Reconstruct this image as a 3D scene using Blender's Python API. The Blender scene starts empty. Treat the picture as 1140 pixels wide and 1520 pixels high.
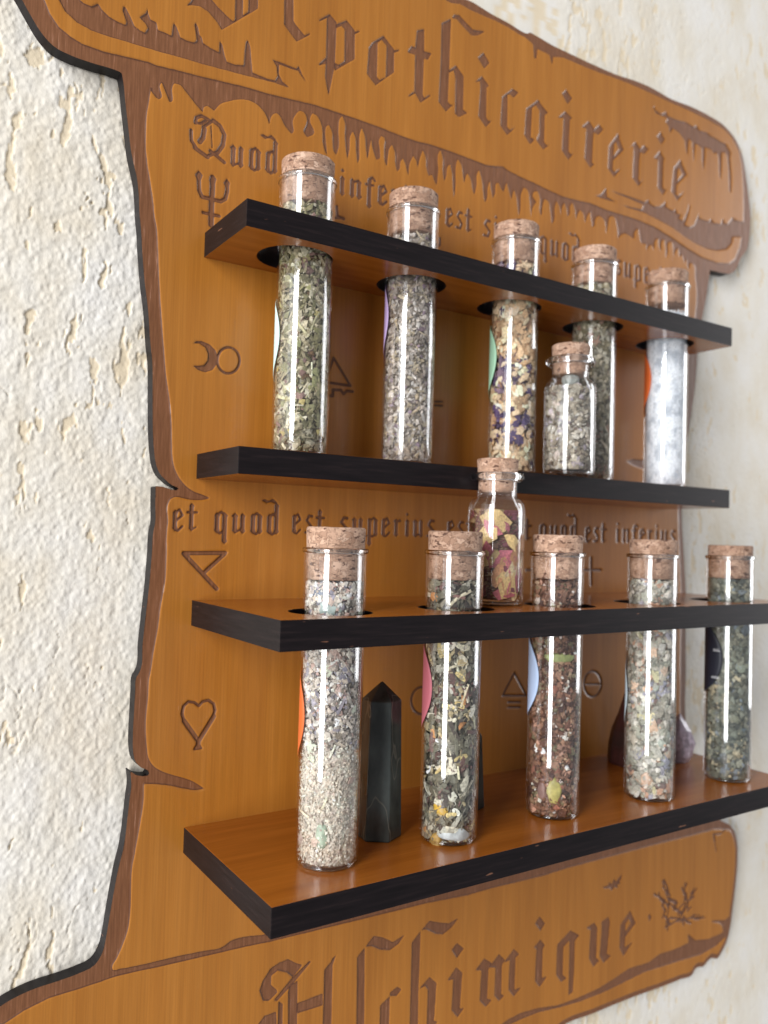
import bpy, bmesh, math, random
import numpy as np
from mathutils import Vector, Matrix

random.seed(7)
rng = np.random.default_rng(11)
MM = 0.001
sc = bpy.context.scene
COL = sc.collection

# ------------------------------------------------------------------ camera (calibrated on the shelf corners, mm)
CAM = np.array([-100.8437, -276.7742, 102.3712])
YAW, PITCH, ROLL, FPX = 0.5760, 0.0308, 0.0282, 1215.83


def cam_axes():
    f = np.array([math.sin(YAW) * math.cos(PITCH), math.cos(YAW) * math.cos(PITCH), math.sin(PITCH)])
    r = np.cross(f, [0, 0, 1]); r /= np.linalg.norm(r)
    u = np.cross(r, f)
    c, s = math.cos(ROLL), math.sin(ROLL)
    return c * r + s * u, -s * r + c * u, f


RX, UX, FX = cam_axes()
cam_data = bpy.data.cameras.new('camera')
cam = bpy.data.objects.new('camera', cam_data)
COL.objects.link(cam)
m = Matrix(((RX[0], UX[0], -FX[0], CAM[0] * MM), (RX[1], UX[1], -FX[1], CAM[1] * MM),
            (RX[2], UX[2], -FX[2], CAM[2] * MM), (0, 0, 0, 1)))
cam.matrix_world = m
cam_data.sensor_fit = 'VERTICAL'
cam_data.sensor_height = 36.0
cam_data.lens = FPX / 1520 * 36.0
cam_data.clip_start = 0.005
cam_data.clip_end = 50
cam_data.dof.use_dof = True
cam_data.dof.focus_distance = 0.262
cam_data.dof.aperture_fstop = 12.0
sc.camera = cam

# ------------------------------------------------------------------ light
world = bpy.data.worlds.new('World')
sc.world = world
world.use_nodes = True
bg = world.node_tree.nodes['Background']
bg.inputs['Color'].default_value = (0.93, 0.95, 1.0, 1)
bg.inputs['Strength'].default_value = 0.31


def area(name, heading, elev, dist, w, h, power, color, target=(110, -20, 105)):
    d = np.array([math.sin(heading) * math.cos(elev), math.cos(heading) * math.cos(elev), math.sin(elev)])
    L = bpy.data.lights.new(name, 'AREA')
    L.shape = 'RECTANGLE'; L.size = w; L.size_y = h; L.energy = power; L.color = color
    o = bpy.data.objects.new(name, L); COL.objects.link(o)
    o.location = Vector(target) * MM + Vector(d) * dist
    o.rotation_euler = Vector(d).to_track_quat('Z', 'Y').to_euler()
    return o


area('window_light', math.radians(242), math.radians(9), 2.2, 0.72, 2.2, 88, (0.98, 0.985, 1.0))
area('veil_fill_light', math.radians(259), math.radians(11), 2.4, 0.95, 1.7, 11, (0.92, 0.96, 1.0))  # added broad soft light, lays a pale veil over the glass; source unseen
area('far_window_light', math.radians(106), math.radians(9), 2.6, 0.8, 1.9, 34, (0.97, 0.98, 1.0))

vs = sc.view_settings
vs.view_transform = 'Standard'
vs.look = 'None'
vs.exposure = -0.12
vs.gamma = 1.0
vs.use_curve_mapping = False
sc.render.engine = 'CYCLES'
sc.cycles.use_denoising = True
sc.cycles.max_bounces = 14
sc.cycles.transparent_max_bounces = 32
sc.cycles.transmission_bounces = 10
sc.cycles.glossy_bounces = 6
sc.cycles.sample_clamp_indirect = 8

# ------------------------------------------------------------------ helpers: pixels of the photograph -> mm on a plane


def un(px, py, y=0.0):
    d = (px - 570) / FPX * RX - (py - 760) / FPX * UX + FX
    t = (y - CAM[1]) / d[1]
    return CAM + t * d


def un_z(px, py, z):
    d = (px - 570) / FPX * RX - (py - 760) / FPX * UX + FX
    t = (z - CAM[2]) / d[2]
    return CAM + t * d


def crop(x0, y0, s, pts, y=0.0):
    """points measured in an enlarged crop -> (x, z) mm on the board"""
    out = []
    for a, b in pts:
        p = un(x0 + a / s, y0 + b / s, y)
        out.append((p[0], p[2]))
    return out


# ------------------------------------------------------------------ helpers: objects
def mesh_obj(name, verts, faces, mat=None, parent=None, smooth=False, mats=None, midx=None):
    me = bpy.data.meshes.new(name)
    V = (np.asarray(verts, dtype=float) * MM)
    me.from_pydata(V.tolist(), [], faces if isinstance(faces, list) else faces.tolist())
    for mm_ in (mats if mats else ([mat] if mat else [])):
        me.materials.append(mm_)
    if midx is not None:
        me.polygons.foreach_set('material_index', np.asarray(midx, dtype=np.int32))
    if smooth:
        me.polygons.foreach_set('use_smooth', np.ones(len(me.polygons), dtype=bool))
    me.update()
    o = bpy.data.objects.new(name, me)
    COL.objects.link(o)
    if parent is not None:
        o.parent = parent
        o.matrix_parent_inverse = Matrix.Translation(-parent.location)
    return o


def empty(name, loc, label, cat, group=None):
    o = bpy.data.objects.new(name, None)
    COL.objects.link(o)
    o.empty_display_size = 0.01
    o.location = Vector(loc) * MM
    o['label'] = label
    o['category'] = cat
    if group:
        o['group'] = group
    return o


def add_attr(o, name, vals):
    a = o.data.attributes.new(name, 'FLOAT', 'POINT')
    a.data.foreach_set('value', np.asarray(vals, dtype=np.float32))


def lathe(profile, seg=64, cx=0, cy=0, z0=0):
    """profile [(r,z)...] -> verts, faces of revolution; r=0 closes with a fan"""
    V, F, rings = [], [], []
    for r, z in profile:
        if r < 1e-6:
            rings.append([len(V)]); V.append((cx, cy, z0 + z))
        else:
            rings.append(list(range(len(V), len(V) + seg)))
            for k in range(seg):
                a = 2 * math.pi * k / seg
                V.append((cx + r * math.cos(a), cy + r * math.sin(a), z0 + z))
    for A, B in zip(rings[:-1], rings[1:]):
        for k in range(seg):
            k2 = (k + 1) % seg
            if len(A) == 1 and len(B) > 1:
                F.append((A[0], B[k2], B[k]))
            elif len(B) == 1 and len(A) > 1:
                F.append((A[k], A[k2], B[0]))
            elif len(A) > 1 and len(B) > 1:
                F.append((A[k], A[k2], B[k2], B[k]))
    return V, F


# ------------------------------------------------------------------ helpers: materials
def new_mat(name):
    mt = bpy.data.materials.new(name)
    mt.use_nodes = True
    nt = mt.node_tree
    b = nt.nodes['Principled BSDF']
    return mt, nt, b


def N(nt, typ, **kw):
    n = nt.nodes.new(typ)
    for k, v in kw.items():
        if k.startswith('i_'):
            key = k[2:]
            key = int(key) if key.isdigit() else key.replace('_', ' ')
            n.inputs[key].default_value = v
        else:
            setattr(n, k, v)
    return n


def ramp(nt, stops, interp='LINEAR'):
    r = nt.nodes.new('ShaderNodeValToRGB')
    r.color_ramp.interpolation = interp
    el = r.color_ramp.elements
    while len(el) < len(stops):
        el.new(0.5)
    for e, (p, c) in zip(el, stops):
        e.position = p
        e.color = (*c, 1) if len(c) == 3 else c
    return r


def coords(nt, scale):
    tc = nt.nodes.new('ShaderNodeTexCoord')
    geo = nt.nodes.new('ShaderNodeNewGeometry')
    mp = nt.nodes.new('ShaderNodeMapping')
    mp.inputs['Scale'].default_value = scale
    nt.links.new(geo.outputs['Position'], mp.inputs['Vector'])
    return mp.outputs['Vector']


def mixc(nt, fac, a, b, blend='MIX'):
    n = nt.nodes.new('ShaderNodeMix')
    n.data_type = 'RGBA'; n.blend_type = blend
    for sock, v in ((0, fac), (6, a), (7, b)):
        if hasattr(v, 'links') or isinstance(v, bpy.types.NodeSocket):
            nt.links.new(v, n.inputs[sock])
        else:
            n.inputs[sock].default_value = v if sock == 0 else (*v, 1)
    return n.outputs[2]


def wood_colour(nt, axis_scale, stops, fine_scale, fine_amt=0.25, warp=True):
    v = coords(nt, axis_scale)
    n1 = N(nt, 'ShaderNodeTexNoise', i_Scale=1.0, i_Detail=5.0, i_Roughness=0.55)
    nt.links.new(v, n1.inputs['Vector'])
    r = ramp(nt, stops)
    nt.links.new(n1.outputs['Fac'], r.inputs['Fac'])
    v2 = coords(nt, fine_scale)
    n2 = N(nt, 'ShaderNodeTexNoise', i_Scale=1.0, i_Detail=3.0, i_Roughness=0.6)
    nt.links.new(v2, n2.inputs['Vector'])
    r2 = ramp(nt, [(0.3, (1 - fine_amt,) * 3), (0.62, (1.0,) * 3)])
    nt.links.new(n2.outputs['Fac'], r2.inputs['Fac'])
    return mixc(nt, 1.0, r.outputs['Color'], r2.outputs['Color'], 'MULTIPLY'), n2.outputs['Fac']


def make_board_mat():
    mt, nt, b = new_mat('varnished_engraved_wood')
    top, fine = wood_colour(nt, (260, 260, 14), [(0.25, (0.380, 0.138, 0.018)), (0.5, (0.420, 0.160, 0.022)),
                                                 (0.75, (0.460, 0.182, 0.029))], (1500, 1500, 22), 0.15)
    vb = coords(nt, (55, 55, 5))
    nb = N(nt, 'ShaderNodeTexNoise', i_Scale=1.0, i_Detail=3.0, i_Roughness=0.5)
    nt.links.new(vb, nb.inputs['Vector'])
    rb = ramp(nt, [(0.35, (0.91, 0.89, 0.86)), (0.62, (1.03, 1.03, 1.03))])
    nt.links.new(nb.outputs['Fac'], rb.inputs['Fac'])
    top = mixc(nt, 1.0, top, rb.outputs['Color'], 'MULTIPLY')
    # worn, unvarnished, laser-engraved brown
    v = coords(nt, (1800, 1800, 90))
    n = N(nt, 'ShaderNodeTexNoise', i_Scale=1.0, i_Detail=4.0, i_Roughness=0.65)
    nt.links.new(v, n.inputs['Vector'])
    r = ramp(nt, [(0.25, (0.130, 0.046, 0.016)), (0.5, (0.185, 0.071, 0.026)), (0.64, (0.225, 0.090, 0.038)),
                  (0.75, (0.40, 0.215, 0.14))])
    nt.links.new(n.outputs['Fac'], r.inputs['Fac'])
    at = N(nt, 'ShaderNodeAttribute', attribute_name='raised')
    mr = N(nt, 'ShaderNodeMapRange', interpolation_type='SMOOTHSTEP')
    mr.inputs['From Min'].default_value = -0.16
    mr.inputs['From Max'].default_value = 0.04
    nt.links.new(at.outputs['Fac'], mr.inputs['Value'])
    # scorched line right at the cut edge
    mr2 = N(nt, 'ShaderNodeMapRange', interpolation_type='SMOOTHSTEP')
    mr2.inputs['From Min'].default_value = -0.62
    mr2.inputs['From Max'].default_value = -0.22
    mr2.inputs['To Min'].default_value = 0.0
    mr2.inputs['To Max'].default_value = 0.62
    nt.links.new(at.outputs['Fac'], mr2.inputs['Value'])
    brown = mixc(nt, mr2.outputs['Result'], r.outputs['Color'], (0.055, 0.018, 0.012))
    col = mixc(nt, mr.outputs['Result'], brown, top)
    nt.links.new(col, b.inputs['Base Color'])
    rr = N(nt, 'ShaderNodeMapRange')
    rr.inputs['To Min'].default_value = 0.50
    rr.inputs['To Max'].default_value = 0.30
    nt.links.new(mr.outputs['Result'], rr.inputs['Value'])
    nt.links.new(rr.outputs['Result'], b.inputs['Roughness'])
    b.inputs['Specular IOR Level'].default_value = 0.5
    b.inputs['Coat Weight'].default_value = 0.1
    b.inputs['Coat Roughness'].default_value = 0.28
    bp = N(nt, 'ShaderNodeBump', i_Strength=0.12, i_Distance=0.0002)
    nt.links.new(n.outputs['Fac'], bp.inputs['Height'])
    nt.links.new(bp.outputs['Normal'], b.inputs['Normal'])
    return mt


def make_shelf_face_mat():
    mt, nt, b = new_mat('varnished_shelf_wood')
    top, fine = wood_colour(nt, (14, 200, 200), [(0.3, (0.275, 0.076, 0.007)), (0.5, (0.32, 0.094, 0.010)),
                                                 (0.7, (0.36, 0.113, 0.014))], (45, 1400, 1400), 0.12)
    nt.links.new(top, b.inputs['Base Color'])
    b.inputs['Roughness'].default_value = 0.22
    b.inputs['Specular IOR Level'].default_value = 0.5
    return mt


def make_edge_mat():
    mt, nt, b = new_mat('laser_burnt_edge')
    v = coords(nt, (60, 60, 900))
    n = N(nt, 'ShaderNodeTexNoise', i_Scale=1.0, i_Detail=4.0, i_Roughness=0.6)
    nt.links.new(v, n.inputs['Vector'])
    r = ramp(nt, [(0.3, (0.006, 0.0044, 0.005)), (0.55, (0.010, 0.007, 0.0078)), (0.75, (0.020, 0.013, 0.013))])
    nt.links.new(n.outputs['Fac'], r.inputs['Fac'])
    # a few copper coloured chips
    v2 = coords(nt, (110, 110, 700))
    n2 = N(nt, 'ShaderNodeTexNoise', i_Scale=1.0, i_Detail=2.0, i_Roughness=0.5)
    nt.links.new(v2, n2.inputs['Vector'])
    r2 = ramp(nt, [(0.735, (0, 0, 0)), (0.765, (1, 1, 1))])
    nt.links.new(n2.outputs['Fac'], r2.inputs['Fac'])
    col = mixc(nt, r2.outputs['Color'], r.outputs['Color'], (0.16, 0.075, 0.045))
    nt.links.new(col, b.inputs['Base Color'])
    b.inputs['Roughness'].default_value = 0.42
    b.inputs['Specular IOR Level'].default_value = 0.15
    bp = N(nt, 'ShaderNodeBump', i_Strength=0.15, i_Distance=0.0003)
    nt.links.new(n.outputs['Fac'], bp.inputs['Height'])
    nt.links.new(bp.outputs['Normal'], b.inputs['Normal'])
    return mt


def make_wall_mat():
    mt, nt, b = new_mat('cream_plaster')
    at = N(nt, 'ShaderNodeAttribute', attribute_name='chip')
    v = coords(nt, (38, 38, 24))
    n = N(nt, 'ShaderNodeTexNoise', i_Scale=1.0, i_Detail=4.0, i_Roughness=0.6)
    nt.links.new(v, n.inputs['Vector'])
    r = ramp(nt, [(0.28, (0.70, 0.62, 0.49)), (0.5, (0.76, 0.71, 0.62)), (0.7, (0.79, 0.76, 0.71))])
    nt.links.new(n.outputs['Fac'], r.inputs['Fac'])
    mr = N(nt, 'ShaderNodeMapRange', interpolation_type='SMOOTHSTEP')
    mr.inputs['From Min'].default_value = 0.0
    mr.inputs['From Max'].default_value = 1.0
    mr.inputs['To Max'].default_value = 0.9
    nt.links.new(at.outputs['Fac'], mr.inputs['Value'])
    col = mixc(nt, mr.outputs['Result'], r.outputs['Color'], (0.72, 0.60, 0.42))
    nt.links.new(col, b.inputs['Base Color'])
    b.inputs['Roughness'].default_value = 0.75
    v2 = coords(nt, (900, 900, 700))
    n2 = N(nt, 'ShaderNodeTexNoise', i_Scale=1.0, i_Detail=3.0)
    nt.links.new(v2, n2.inputs['Vector'])
    bp = N(nt, 'ShaderNodeBump', i_Strength=0.35, i_Distance=0.0004)
    nt.links.new(n2.outputs['Fac'], bp.inputs['Height'])
    nt.links.new(bp.outputs['Normal'], b.inputs['Normal'])
    return mt


def make_glass_mat():
    """thin clear glass: transmits straight through, reflects by Schlick's law on either side"""
    mt, nt, b = new_mat('clear_glass')
    nt.nodes.remove(b)
    out = nt.nodes['Material Output']
    lw = N(nt, 'ShaderNodeLayerWeight', i_Blend=0.5)
    pw = N(nt, 'ShaderNodeMath', operation='POWER')
    pw.inputs[1].default_value = 3.4
    nt.links.new(lw.outputs['Facing'], pw.inputs[0])
    ma = N(nt, 'ShaderNodeMath', operation='MULTIPLY_ADD')
    ma.inputs[1].default_value = 0.90
    ma.inputs[2].default_value = 0.05
    nt.links.new(pw.outputs[0], ma.inputs[0])
    tr = N(nt, 'ShaderNodeBsdfTransparent')
    tr.inputs['Color'].default_value = (0.985, 0.988, 0.988, 1)
    gl = N(nt, 'ShaderNodeBsdfGlossy')
    gl.inputs['Roughness'].default_value = 0.025
    gl.inputs['Color'].default_value = (1, 1, 1, 1)
    mx = N(nt, 'ShaderNodeMixShader')
    nt.links.new(ma.outputs[0], mx.inputs[0])
    nt.links.new(tr.outputs[0], mx.inputs[1])
    nt.links.new(gl.outputs[0], mx.inputs[2])
    nt.links.new(mx.outputs[0], out.inputs['Surface'])
    return mt


def make_thick_glass_mat():
    mt, nt, b = new_mat('thick_glass')
    b.inputs['Base Color'].default_value = (0.97, 0.98, 0.98, 1)
    b.inputs['Roughness'].default_value = 0.0
    b.inputs['Transmission Weight'].default_value = 1.0
    b.inputs['IOR'].default_value = 1.5
    return mt


def make_cork_mat():
    mt, nt, b = new_mat('agglomerated_cork')
    v = coords(nt, (430, 430, 560))
    nz = N(nt, 'ShaderNodeTexNoise', i_Scale=1.6, i_Detail=3.0)
    nt.links.new(v, nz.inputs['Vector'])
    add = N(nt, 'ShaderNodeVectorMath', operation='MULTIPLY_ADD')
    add.inputs[1].default_value = (2.4, 2.4, 2.4)
    nt.links.new(nz.outputs['Color'], add.inputs[0])
    nt.links.new(v, add.inputs[2])
    vo = N(nt, 'ShaderNodeTexVoronoi', i_Scale=1.0)
    nt.links.new(add.outputs[0], vo.inputs['Vector'])
    sep = N(nt, 'ShaderNodeSeparateColor')
    nt.links.new(vo.outputs['Color'], sep.inputs['Color'])
    r = ramp(nt, [(0.0, (0.29, 0.168, 0.108)), (0.35, (0.385, 0.238, 0.162)), (0.7, (0.46, 0.295, 0.205)), (1.0, (0.535, 0.365, 0.27))])
    nt.links.new(sep.outputs[0], r.inputs['Fac'])
    ve = N(nt, 'ShaderNodeTexVoronoi', feature='DISTANCE_TO_EDGE', i_Scale=1.0)
    nt.links.new(add.outputs[0], ve.inputs['Vector'])
    rd = ramp(nt, [(0.0, (0.5, 0.46, 0.44)), (0.05, (1, 1, 1))])
    nt.links.new(ve.outputs['Distance'], rd.inputs['Fac'])
    c1 = mixc(nt, 1.0, r.outputs['Color'], rd.outputs['Color'], 'MULTIPLY')
    # dark lenticels
    v3 = coords(nt, (330, 330, 760))
    n3 = N(nt, 'ShaderNodeTexNoise', i_Scale=1.0, i_Detail=3.0, i_Roughness=0.6)
    nt.links.new(v3, n3.inputs['Vector'])
    r3 = ramp(nt, [(0.36, (1, 1, 1)), (0.42, (0, 0, 0))])
    nt.links.new(n3.outputs['Fac'], r3.inputs['Fac'])
    c2 = mixc(nt, r3.outputs['Color'], c1, (0.10, 0.045, 0.028))
    oi = N(nt, 'ShaderNodeObjectInfo')
    ro = ramp(nt, [(0.0, (0.82, 0.80, 0.78)), (1.0, (1.14, 1.12, 1.10))])
    nt.links.new(oi.outputs['Random'], ro.inputs['Fac'])
    c2 = mixc(nt, 1.0, c2, ro.outputs['Color'], 'MULTIPLY')
    nt.links.new(c2, b.inputs['Base Color'])
    b.inputs['Roughness'].default_value = 0.8
    bp = N(nt, 'ShaderNodeBump', i_Strength=0.6, i_Distance=0.0005)
    nt.links.new(rd.outputs['Color'], bp.inputs['Height'])
    nt.links.new(bp.outputs['Normal'], b.inputs['Normal'])
    return mt


def make_flake_mat():
    mt, nt, b = new_mat('dried_plant_pieces')
    at = N(nt, 'ShaderNodeAttribute', attribute_name='tint')
    v = coords(nt, (1500, 1500, 1500))
    n = N(nt, 'ShaderNodeTexNoise', i_Scale=1.0, i_Detail=3.0)
    nt.links.new(v, n.inputs['Vector'])
    r = ramp(nt, [(0.3, (0.62, 0.62, 0.62)), (0.65, (1.08, 1.08, 1.08))])
    nt.links.new(n.outputs['Fac'], r.inputs['Fac'])
    c = mixc(nt, 1.0, at.outputs['Color'], r.outputs['Color'], 'MULTIPLY')
    nt.links.new(c, b.inputs['Base Color'])
    b.inputs['Roughness'].default_value = 0.65
    b.inputs['Specular IOR Level'].default_value = 0.3
    return mt


def plain(name, col, rough=0.5, spec=0.5, noise=None):
    mt, nt, b = new_mat(name)
    if noise:
        v = coords(nt, (noise[0],) * 3)
        n = N(nt, 'ShaderNodeTexNoise', i_Scale=1.0, i_Detail=4.0)
        nt.links.new(v, n.inputs['Vector'])
        r = ramp(nt, [(0.35, tuple(c * (1 - noise[1]) for c in col)), (0.65, tuple(min(1, c * (1 + noise[1])) for c in col))])
        nt.links.new(n.outputs['Fac'], r.inputs['Fac'])
        nt.links.new(r.outputs['Color'], b.inputs['Base Color'])
    else:
        b.inputs['Base Color'].default_value = (*col, 1)
    b.inputs['Roughness'].default_value = rough
    b.inputs['Specular IOR Level'].default_value = spec
    return mt


M_BOARD = make_board_mat()
M_SHELF = make_shelf_face_mat()
M_EDGE = make_edge_mat()
M_WALL = make_wall_mat()
M_GLASS = make_glass_mat()
M_CORK = make_cork_mat()
M_THICK = make_thick_glass_mat()
M_FLAKE = make_flake_mat()

# ------------------------------------------------------------------ value noise in numpy (for relief that is real geometry)


def vnoise(X, Z, sx, sz, seed):
    r = np.random.default_rng(seed)
    T = 256
    g = r.random((T, T))
    u = X / sx + 1000.37; v = Z / sz + 1000.73
    iu = np.floor(u).astype(int); iv = np.floor(v).astype(int)
    fu = u - iu; fv = v - iv
    fu = fu * fu * (3 - 2 * fu); fv = fv * fv * (3 - 2 * fv)
    a = g[iv % T, iu % T]; b_ = g[iv % T, (iu + 1) % T]; c = g[(iv + 1) % T, iu % T]; d = g[(iv + 1) % T, (iu + 1) % T]
    return (a * (1 - fu) + b_ * fu) * (1 - fv) + (c * (1 - fu) + d * fu) * fv


def fbm(X, Z, sx, sz, seed, octv=4, gain=0.5):
    t = 0; amp = 1; tot = 0
    for k in range(octv):
        t = t + amp * vnoise(X, Z, sx / 2 ** k, sz / 2 ** k, seed + 17 * k); tot += amp; amp *= gain
    return t / tot


def smooth(a, b, x):
    t = np.clip((x - a) / (b - a), 0, 1)
    return t * t * (3 - 2 * t)


# ------------------------------------------------------------------ THE WALL
def axis(parts):
    out = []
    for a, b, s in parts:
        out.append(np.arange(a, b - 1e-6, s))
    out.append(np.array([parts[-1][1]]))
    return np.concatenate(out)


def build_wall():
    xs = axis([(-700, -160, 20), (-160, -90, 1.2), (-90, 2, 0.42), (2, 180, 4), (180, 400, 0.8), (400, 1100, 20)])
    zs = axis([(-600, -200, 20), (-200, -70, 0.9), (-70, 300, 0.46), (300, 440, 0.9), (440, 1000, 20)])
    X, Z = np.meshgrid(xs, zs)
    # rough trowelled render, blotchy, with shallow vertical tears
    g1 = fbm(X, Z, 2.0, 2.3, 1, 2)
    h = 0.26 * (fbm(X, Z, 4.5, 8, 2, 4, .6) - 0.5) + 0.20 * (smooth(0.25, 0.75, g1) - 0.5) + 0.34 * (vnoise(X, Z, 1.0, 1.1, 5) - 0.5) + 0.7 * (fbm(X, Z, 22, 40, 9, 3) - 0.5)
    w = X + 7 * (fbm(X, Z, 14, 18, 33, 3) - 0.5)
    t = fbm(w, Z, 3.8, 11, 21, 4, 0.64) + 0.05 * (vnoise(X, Z, 1.1, 1.6, 91) - 0.5)
    big = fbm(X, Z, 60, 90, 41, 2)
    tt = t + 0.34 * (big - 0.5)
    chip = smooth(0.668, 0.715, tt)
    ridge = np.exp(-((tt - 0.658) / 0.013) ** 2)
    h = 0.8 * h * (1 - 0.6 * chip) - 0.30 * chip + 0.12 * ridge
    h = h * (1 - 0.4 * smooth(150, 300, X))
    crack = np.exp(-((fbm(w, Z, 9, 30, 77, 4, 0.55) - 0.5) / 0.006) ** 2) * smooth(0.52, 0.62, fbm(X, Z, 30, 40, 88, 2))
    h -= 0.4 * crack
    Y = 7.1 - np.clip(h, -1.2, 0.85)
    V = np.stack([X, Y, Z], -1).reshape(-1, 3)
    nz, nx = X.shape
    i = np.arange(nz * nx).reshape(nz, nx)
    F = np.stack([i[:-1, :-1], i[:-1, 1:], i[1:, 1:], i[1:, :-1]], -1).reshape(-1, 4)
    o = mesh_obj('wall', V, F, M_WALL, smooth=True)
    add_attr(o, 'chip', np.clip(chip + 0.5 * crack, 0, 1).reshape(-1))
    o['kind'] = 'structure'
    o['label'] = 'cream textured plaster wall with ochre chips'


build_wall()

# ------------------------------------------------------------------ THE RACK: traced drawing of the engraved board
XC = 126.5                      # axis of symmetry of the board


def mirror(pts):
    return [(2 * XC - x, z) for x, z in pts]


K = 4.56
EY = 0.42                        # engraving depth
# --- outline, from the top left corner of the frame down the left side
left_out = (crop(0, 0, K, [(150, 0), (205, 100), (290, 235), (360, 310), (480, 375), (620, 425), (800, 482)], EY)
            + crop(170, 90, K, [(47, 82), (50, 95), (75, 300), (98, 500), (110, 600), (130, 700), (152, 800), (163, 900), (170, 1050)], EY)
            + crop(180, 330, K, [(132, 30), (142, 200), (158, 400), (182, 600), (195, 800), (210, 950)], EY)
            + crop(180, 560, K, [(212, 60), (212, 200), (215, 400), (222, 500), (238, 600), (265, 660), (302, 697), (345, 732), (383, 748),
                                 (390, 757), (370, 766), (330, 757), (280, 741), (238, 737), (232, 742), (230, 850), (227, 1000)], EY)
            + crop(170, 780, K, [(265, 30), (252, 200), (235, 400), (212, 600), (190, 800), (165, 1000)], EY)
            + crop(120, 1000, K, [(378, 20), (368, 120), (360, 260), (352, 420), (353, 520), (372, 600), (410, 636), (450, 652),
                                  (463, 672), (452, 690), (420, 694), (380, 688), (340, 664), (334, 668), (342, 750), (330, 850), (315, 980)], EY)
            + crop(0, 1240, 4.071, [(755, 20), (745, 80), (715, 200), (690, 330), (665, 470), (640, 620), (618, 710), (570, 785), (480, 832), (350, 880),
                                    (200, 930), (100, 975), (0, 1035)], EY))
# --- right side, from the top edge clockwise
right_top = (crop(600, 0, K, [(430, 0), (600, 100), (720, 165), (800, 215), (835, 228), (850, 220), (880, 235), (1000, 305)], EY)
             + crop(750, 80, K, [(440, 0), (600, 75), (750, 140), (900, 190), (1000, 235)], EY)
             + crop(890, 130, K, [(480, 75), (620, 130), (740, 190), (850, 265), (930, 370), (965, 460), (990, 600), (1010, 750),
                                  (1022, 880), (1015, 1000), (1000, 1090), (960, 1150), (925, 1225), (895, 1256), (830, 1254), (770, 1240), (748, 1236)], EY))
right_mid = (crop(880, 400, 4.47, [(772, 50), (750, 200), (725, 330), (695, 560), (685, 700), (672, 830), (655, 950), (638, 1060)], EY)
             + [tuple(un(x, y, EY)[[0, 2]]) for x, y in ((1014, 700), (1012, 760), (1015, 820), (1018, 880), (1018, 930), (1018, 1000), (1017, 1050), (1020, 1110),
                                                          (1024, 1160), (1040, 1195), (1062, 1213))])
KB = 3.5625
right_bot = crop(800, 1220, KB, [(975, 0), (1010, 18), (1034, 55), (1048, 110), (1050, 200), (1040, 330), (1025, 450), (1010, 560), (990, 640), (966, 688),
                                 (948, 718), (905, 724), (885, 745), (870, 764), (845, 768), (826, 778), (818, 796), (740, 835), (640, 875), (500, 925), (400, 965),
                                 (280, 1015), (140, 1069)], EY)
xe, ze = right_bot[-1]
bottom = [(xe - 25, ze - 8), (XC + 8, ze - 10)]
bottom_left = mirror(right_bot[:])[::-1]
bottom_left = [p for p in bottom_left if p[0] < min(70, xe - 25) and p[1] < -60]
top_left = [p for p in mirror(right_top)[::-1] if p[1] > left_out[0][1] + 6 and p[0] < min(right_top[0][0], XC) - 12]
tx, tz = right_top[0]
outline = (left_out[::-1][::-1] + [] )
# order: down the left side, along the bottom to the right, up the right side, along the top to the left
bl_exit = left_out[-1]
outline = (left_out + [(bl_exit[0] - 7, bl_exit[1] - 7)] + bottom_left[::-1] + [(XC - 8, ze - 10)] + bottom[::-1]
           + right_bot[::-1] + right_mid[::-1] + right_top[::-1] + top_left[::-1])


def catmull(pts, closed=True, step=1.0, corner=62):
    """interpolating spline through the traced points; sharp turns stay sharp"""
    P = [np.array(p, float) for p in pts]
    Q = [P[0]]
    for p in P[1:]:
        if np.linalg.norm(p - Q[-1]) > 0.05:
            Q.append(p)
    if closed and np.linalg.norm(Q[0] - Q[-1]) < 0.05:
        Q.pop()
    n = len(Q); out = []

    def tang(i):
        a, b, c = Q[(i - 1) % n], Q[i % n], Q[(i + 1) % n]
        d1 = b - a; d2 = c - b
        l1 = np.linalg.norm(d1); l2 = np.linalg.norm(d2)
        ang = math.degrees(math.acos(max(-1, min(1, float(d1 @ d2) / (l1 * l2)))))
        if ang > corner:
            return None
        t = d1 / l1 * l2 + d2 / l2 * l1
        return t / (np.linalg.norm(t) + 1e-9)
    for i in range(n):
        a, b = Q[i], Q[(i + 1) % n]
        L = np.linalg.norm(b - a)
        ta, tb = tang(i), tang(i + 1)
        ch = (b - a) / L
        ta = ch if ta is None else ta
        tb = ch if tb is None else tb
        k = max(1, int(L / step))
        for j in range(k):
            s = j / k
            h00 = 2 * s ** 3 - 3 * s ** 2 + 1; h10 = s ** 3 - 2 * s ** 2 + s
            h01 = -2 * s ** 3 + 3 * s ** 2; h11 = s ** 3 - s ** 2
            out.append(h00 * a + h10 * L * ta + h01 * b + h11 * L * tb)
    return np.array(out)


outline = catmull(outline, step=1.2, corner=48)

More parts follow.
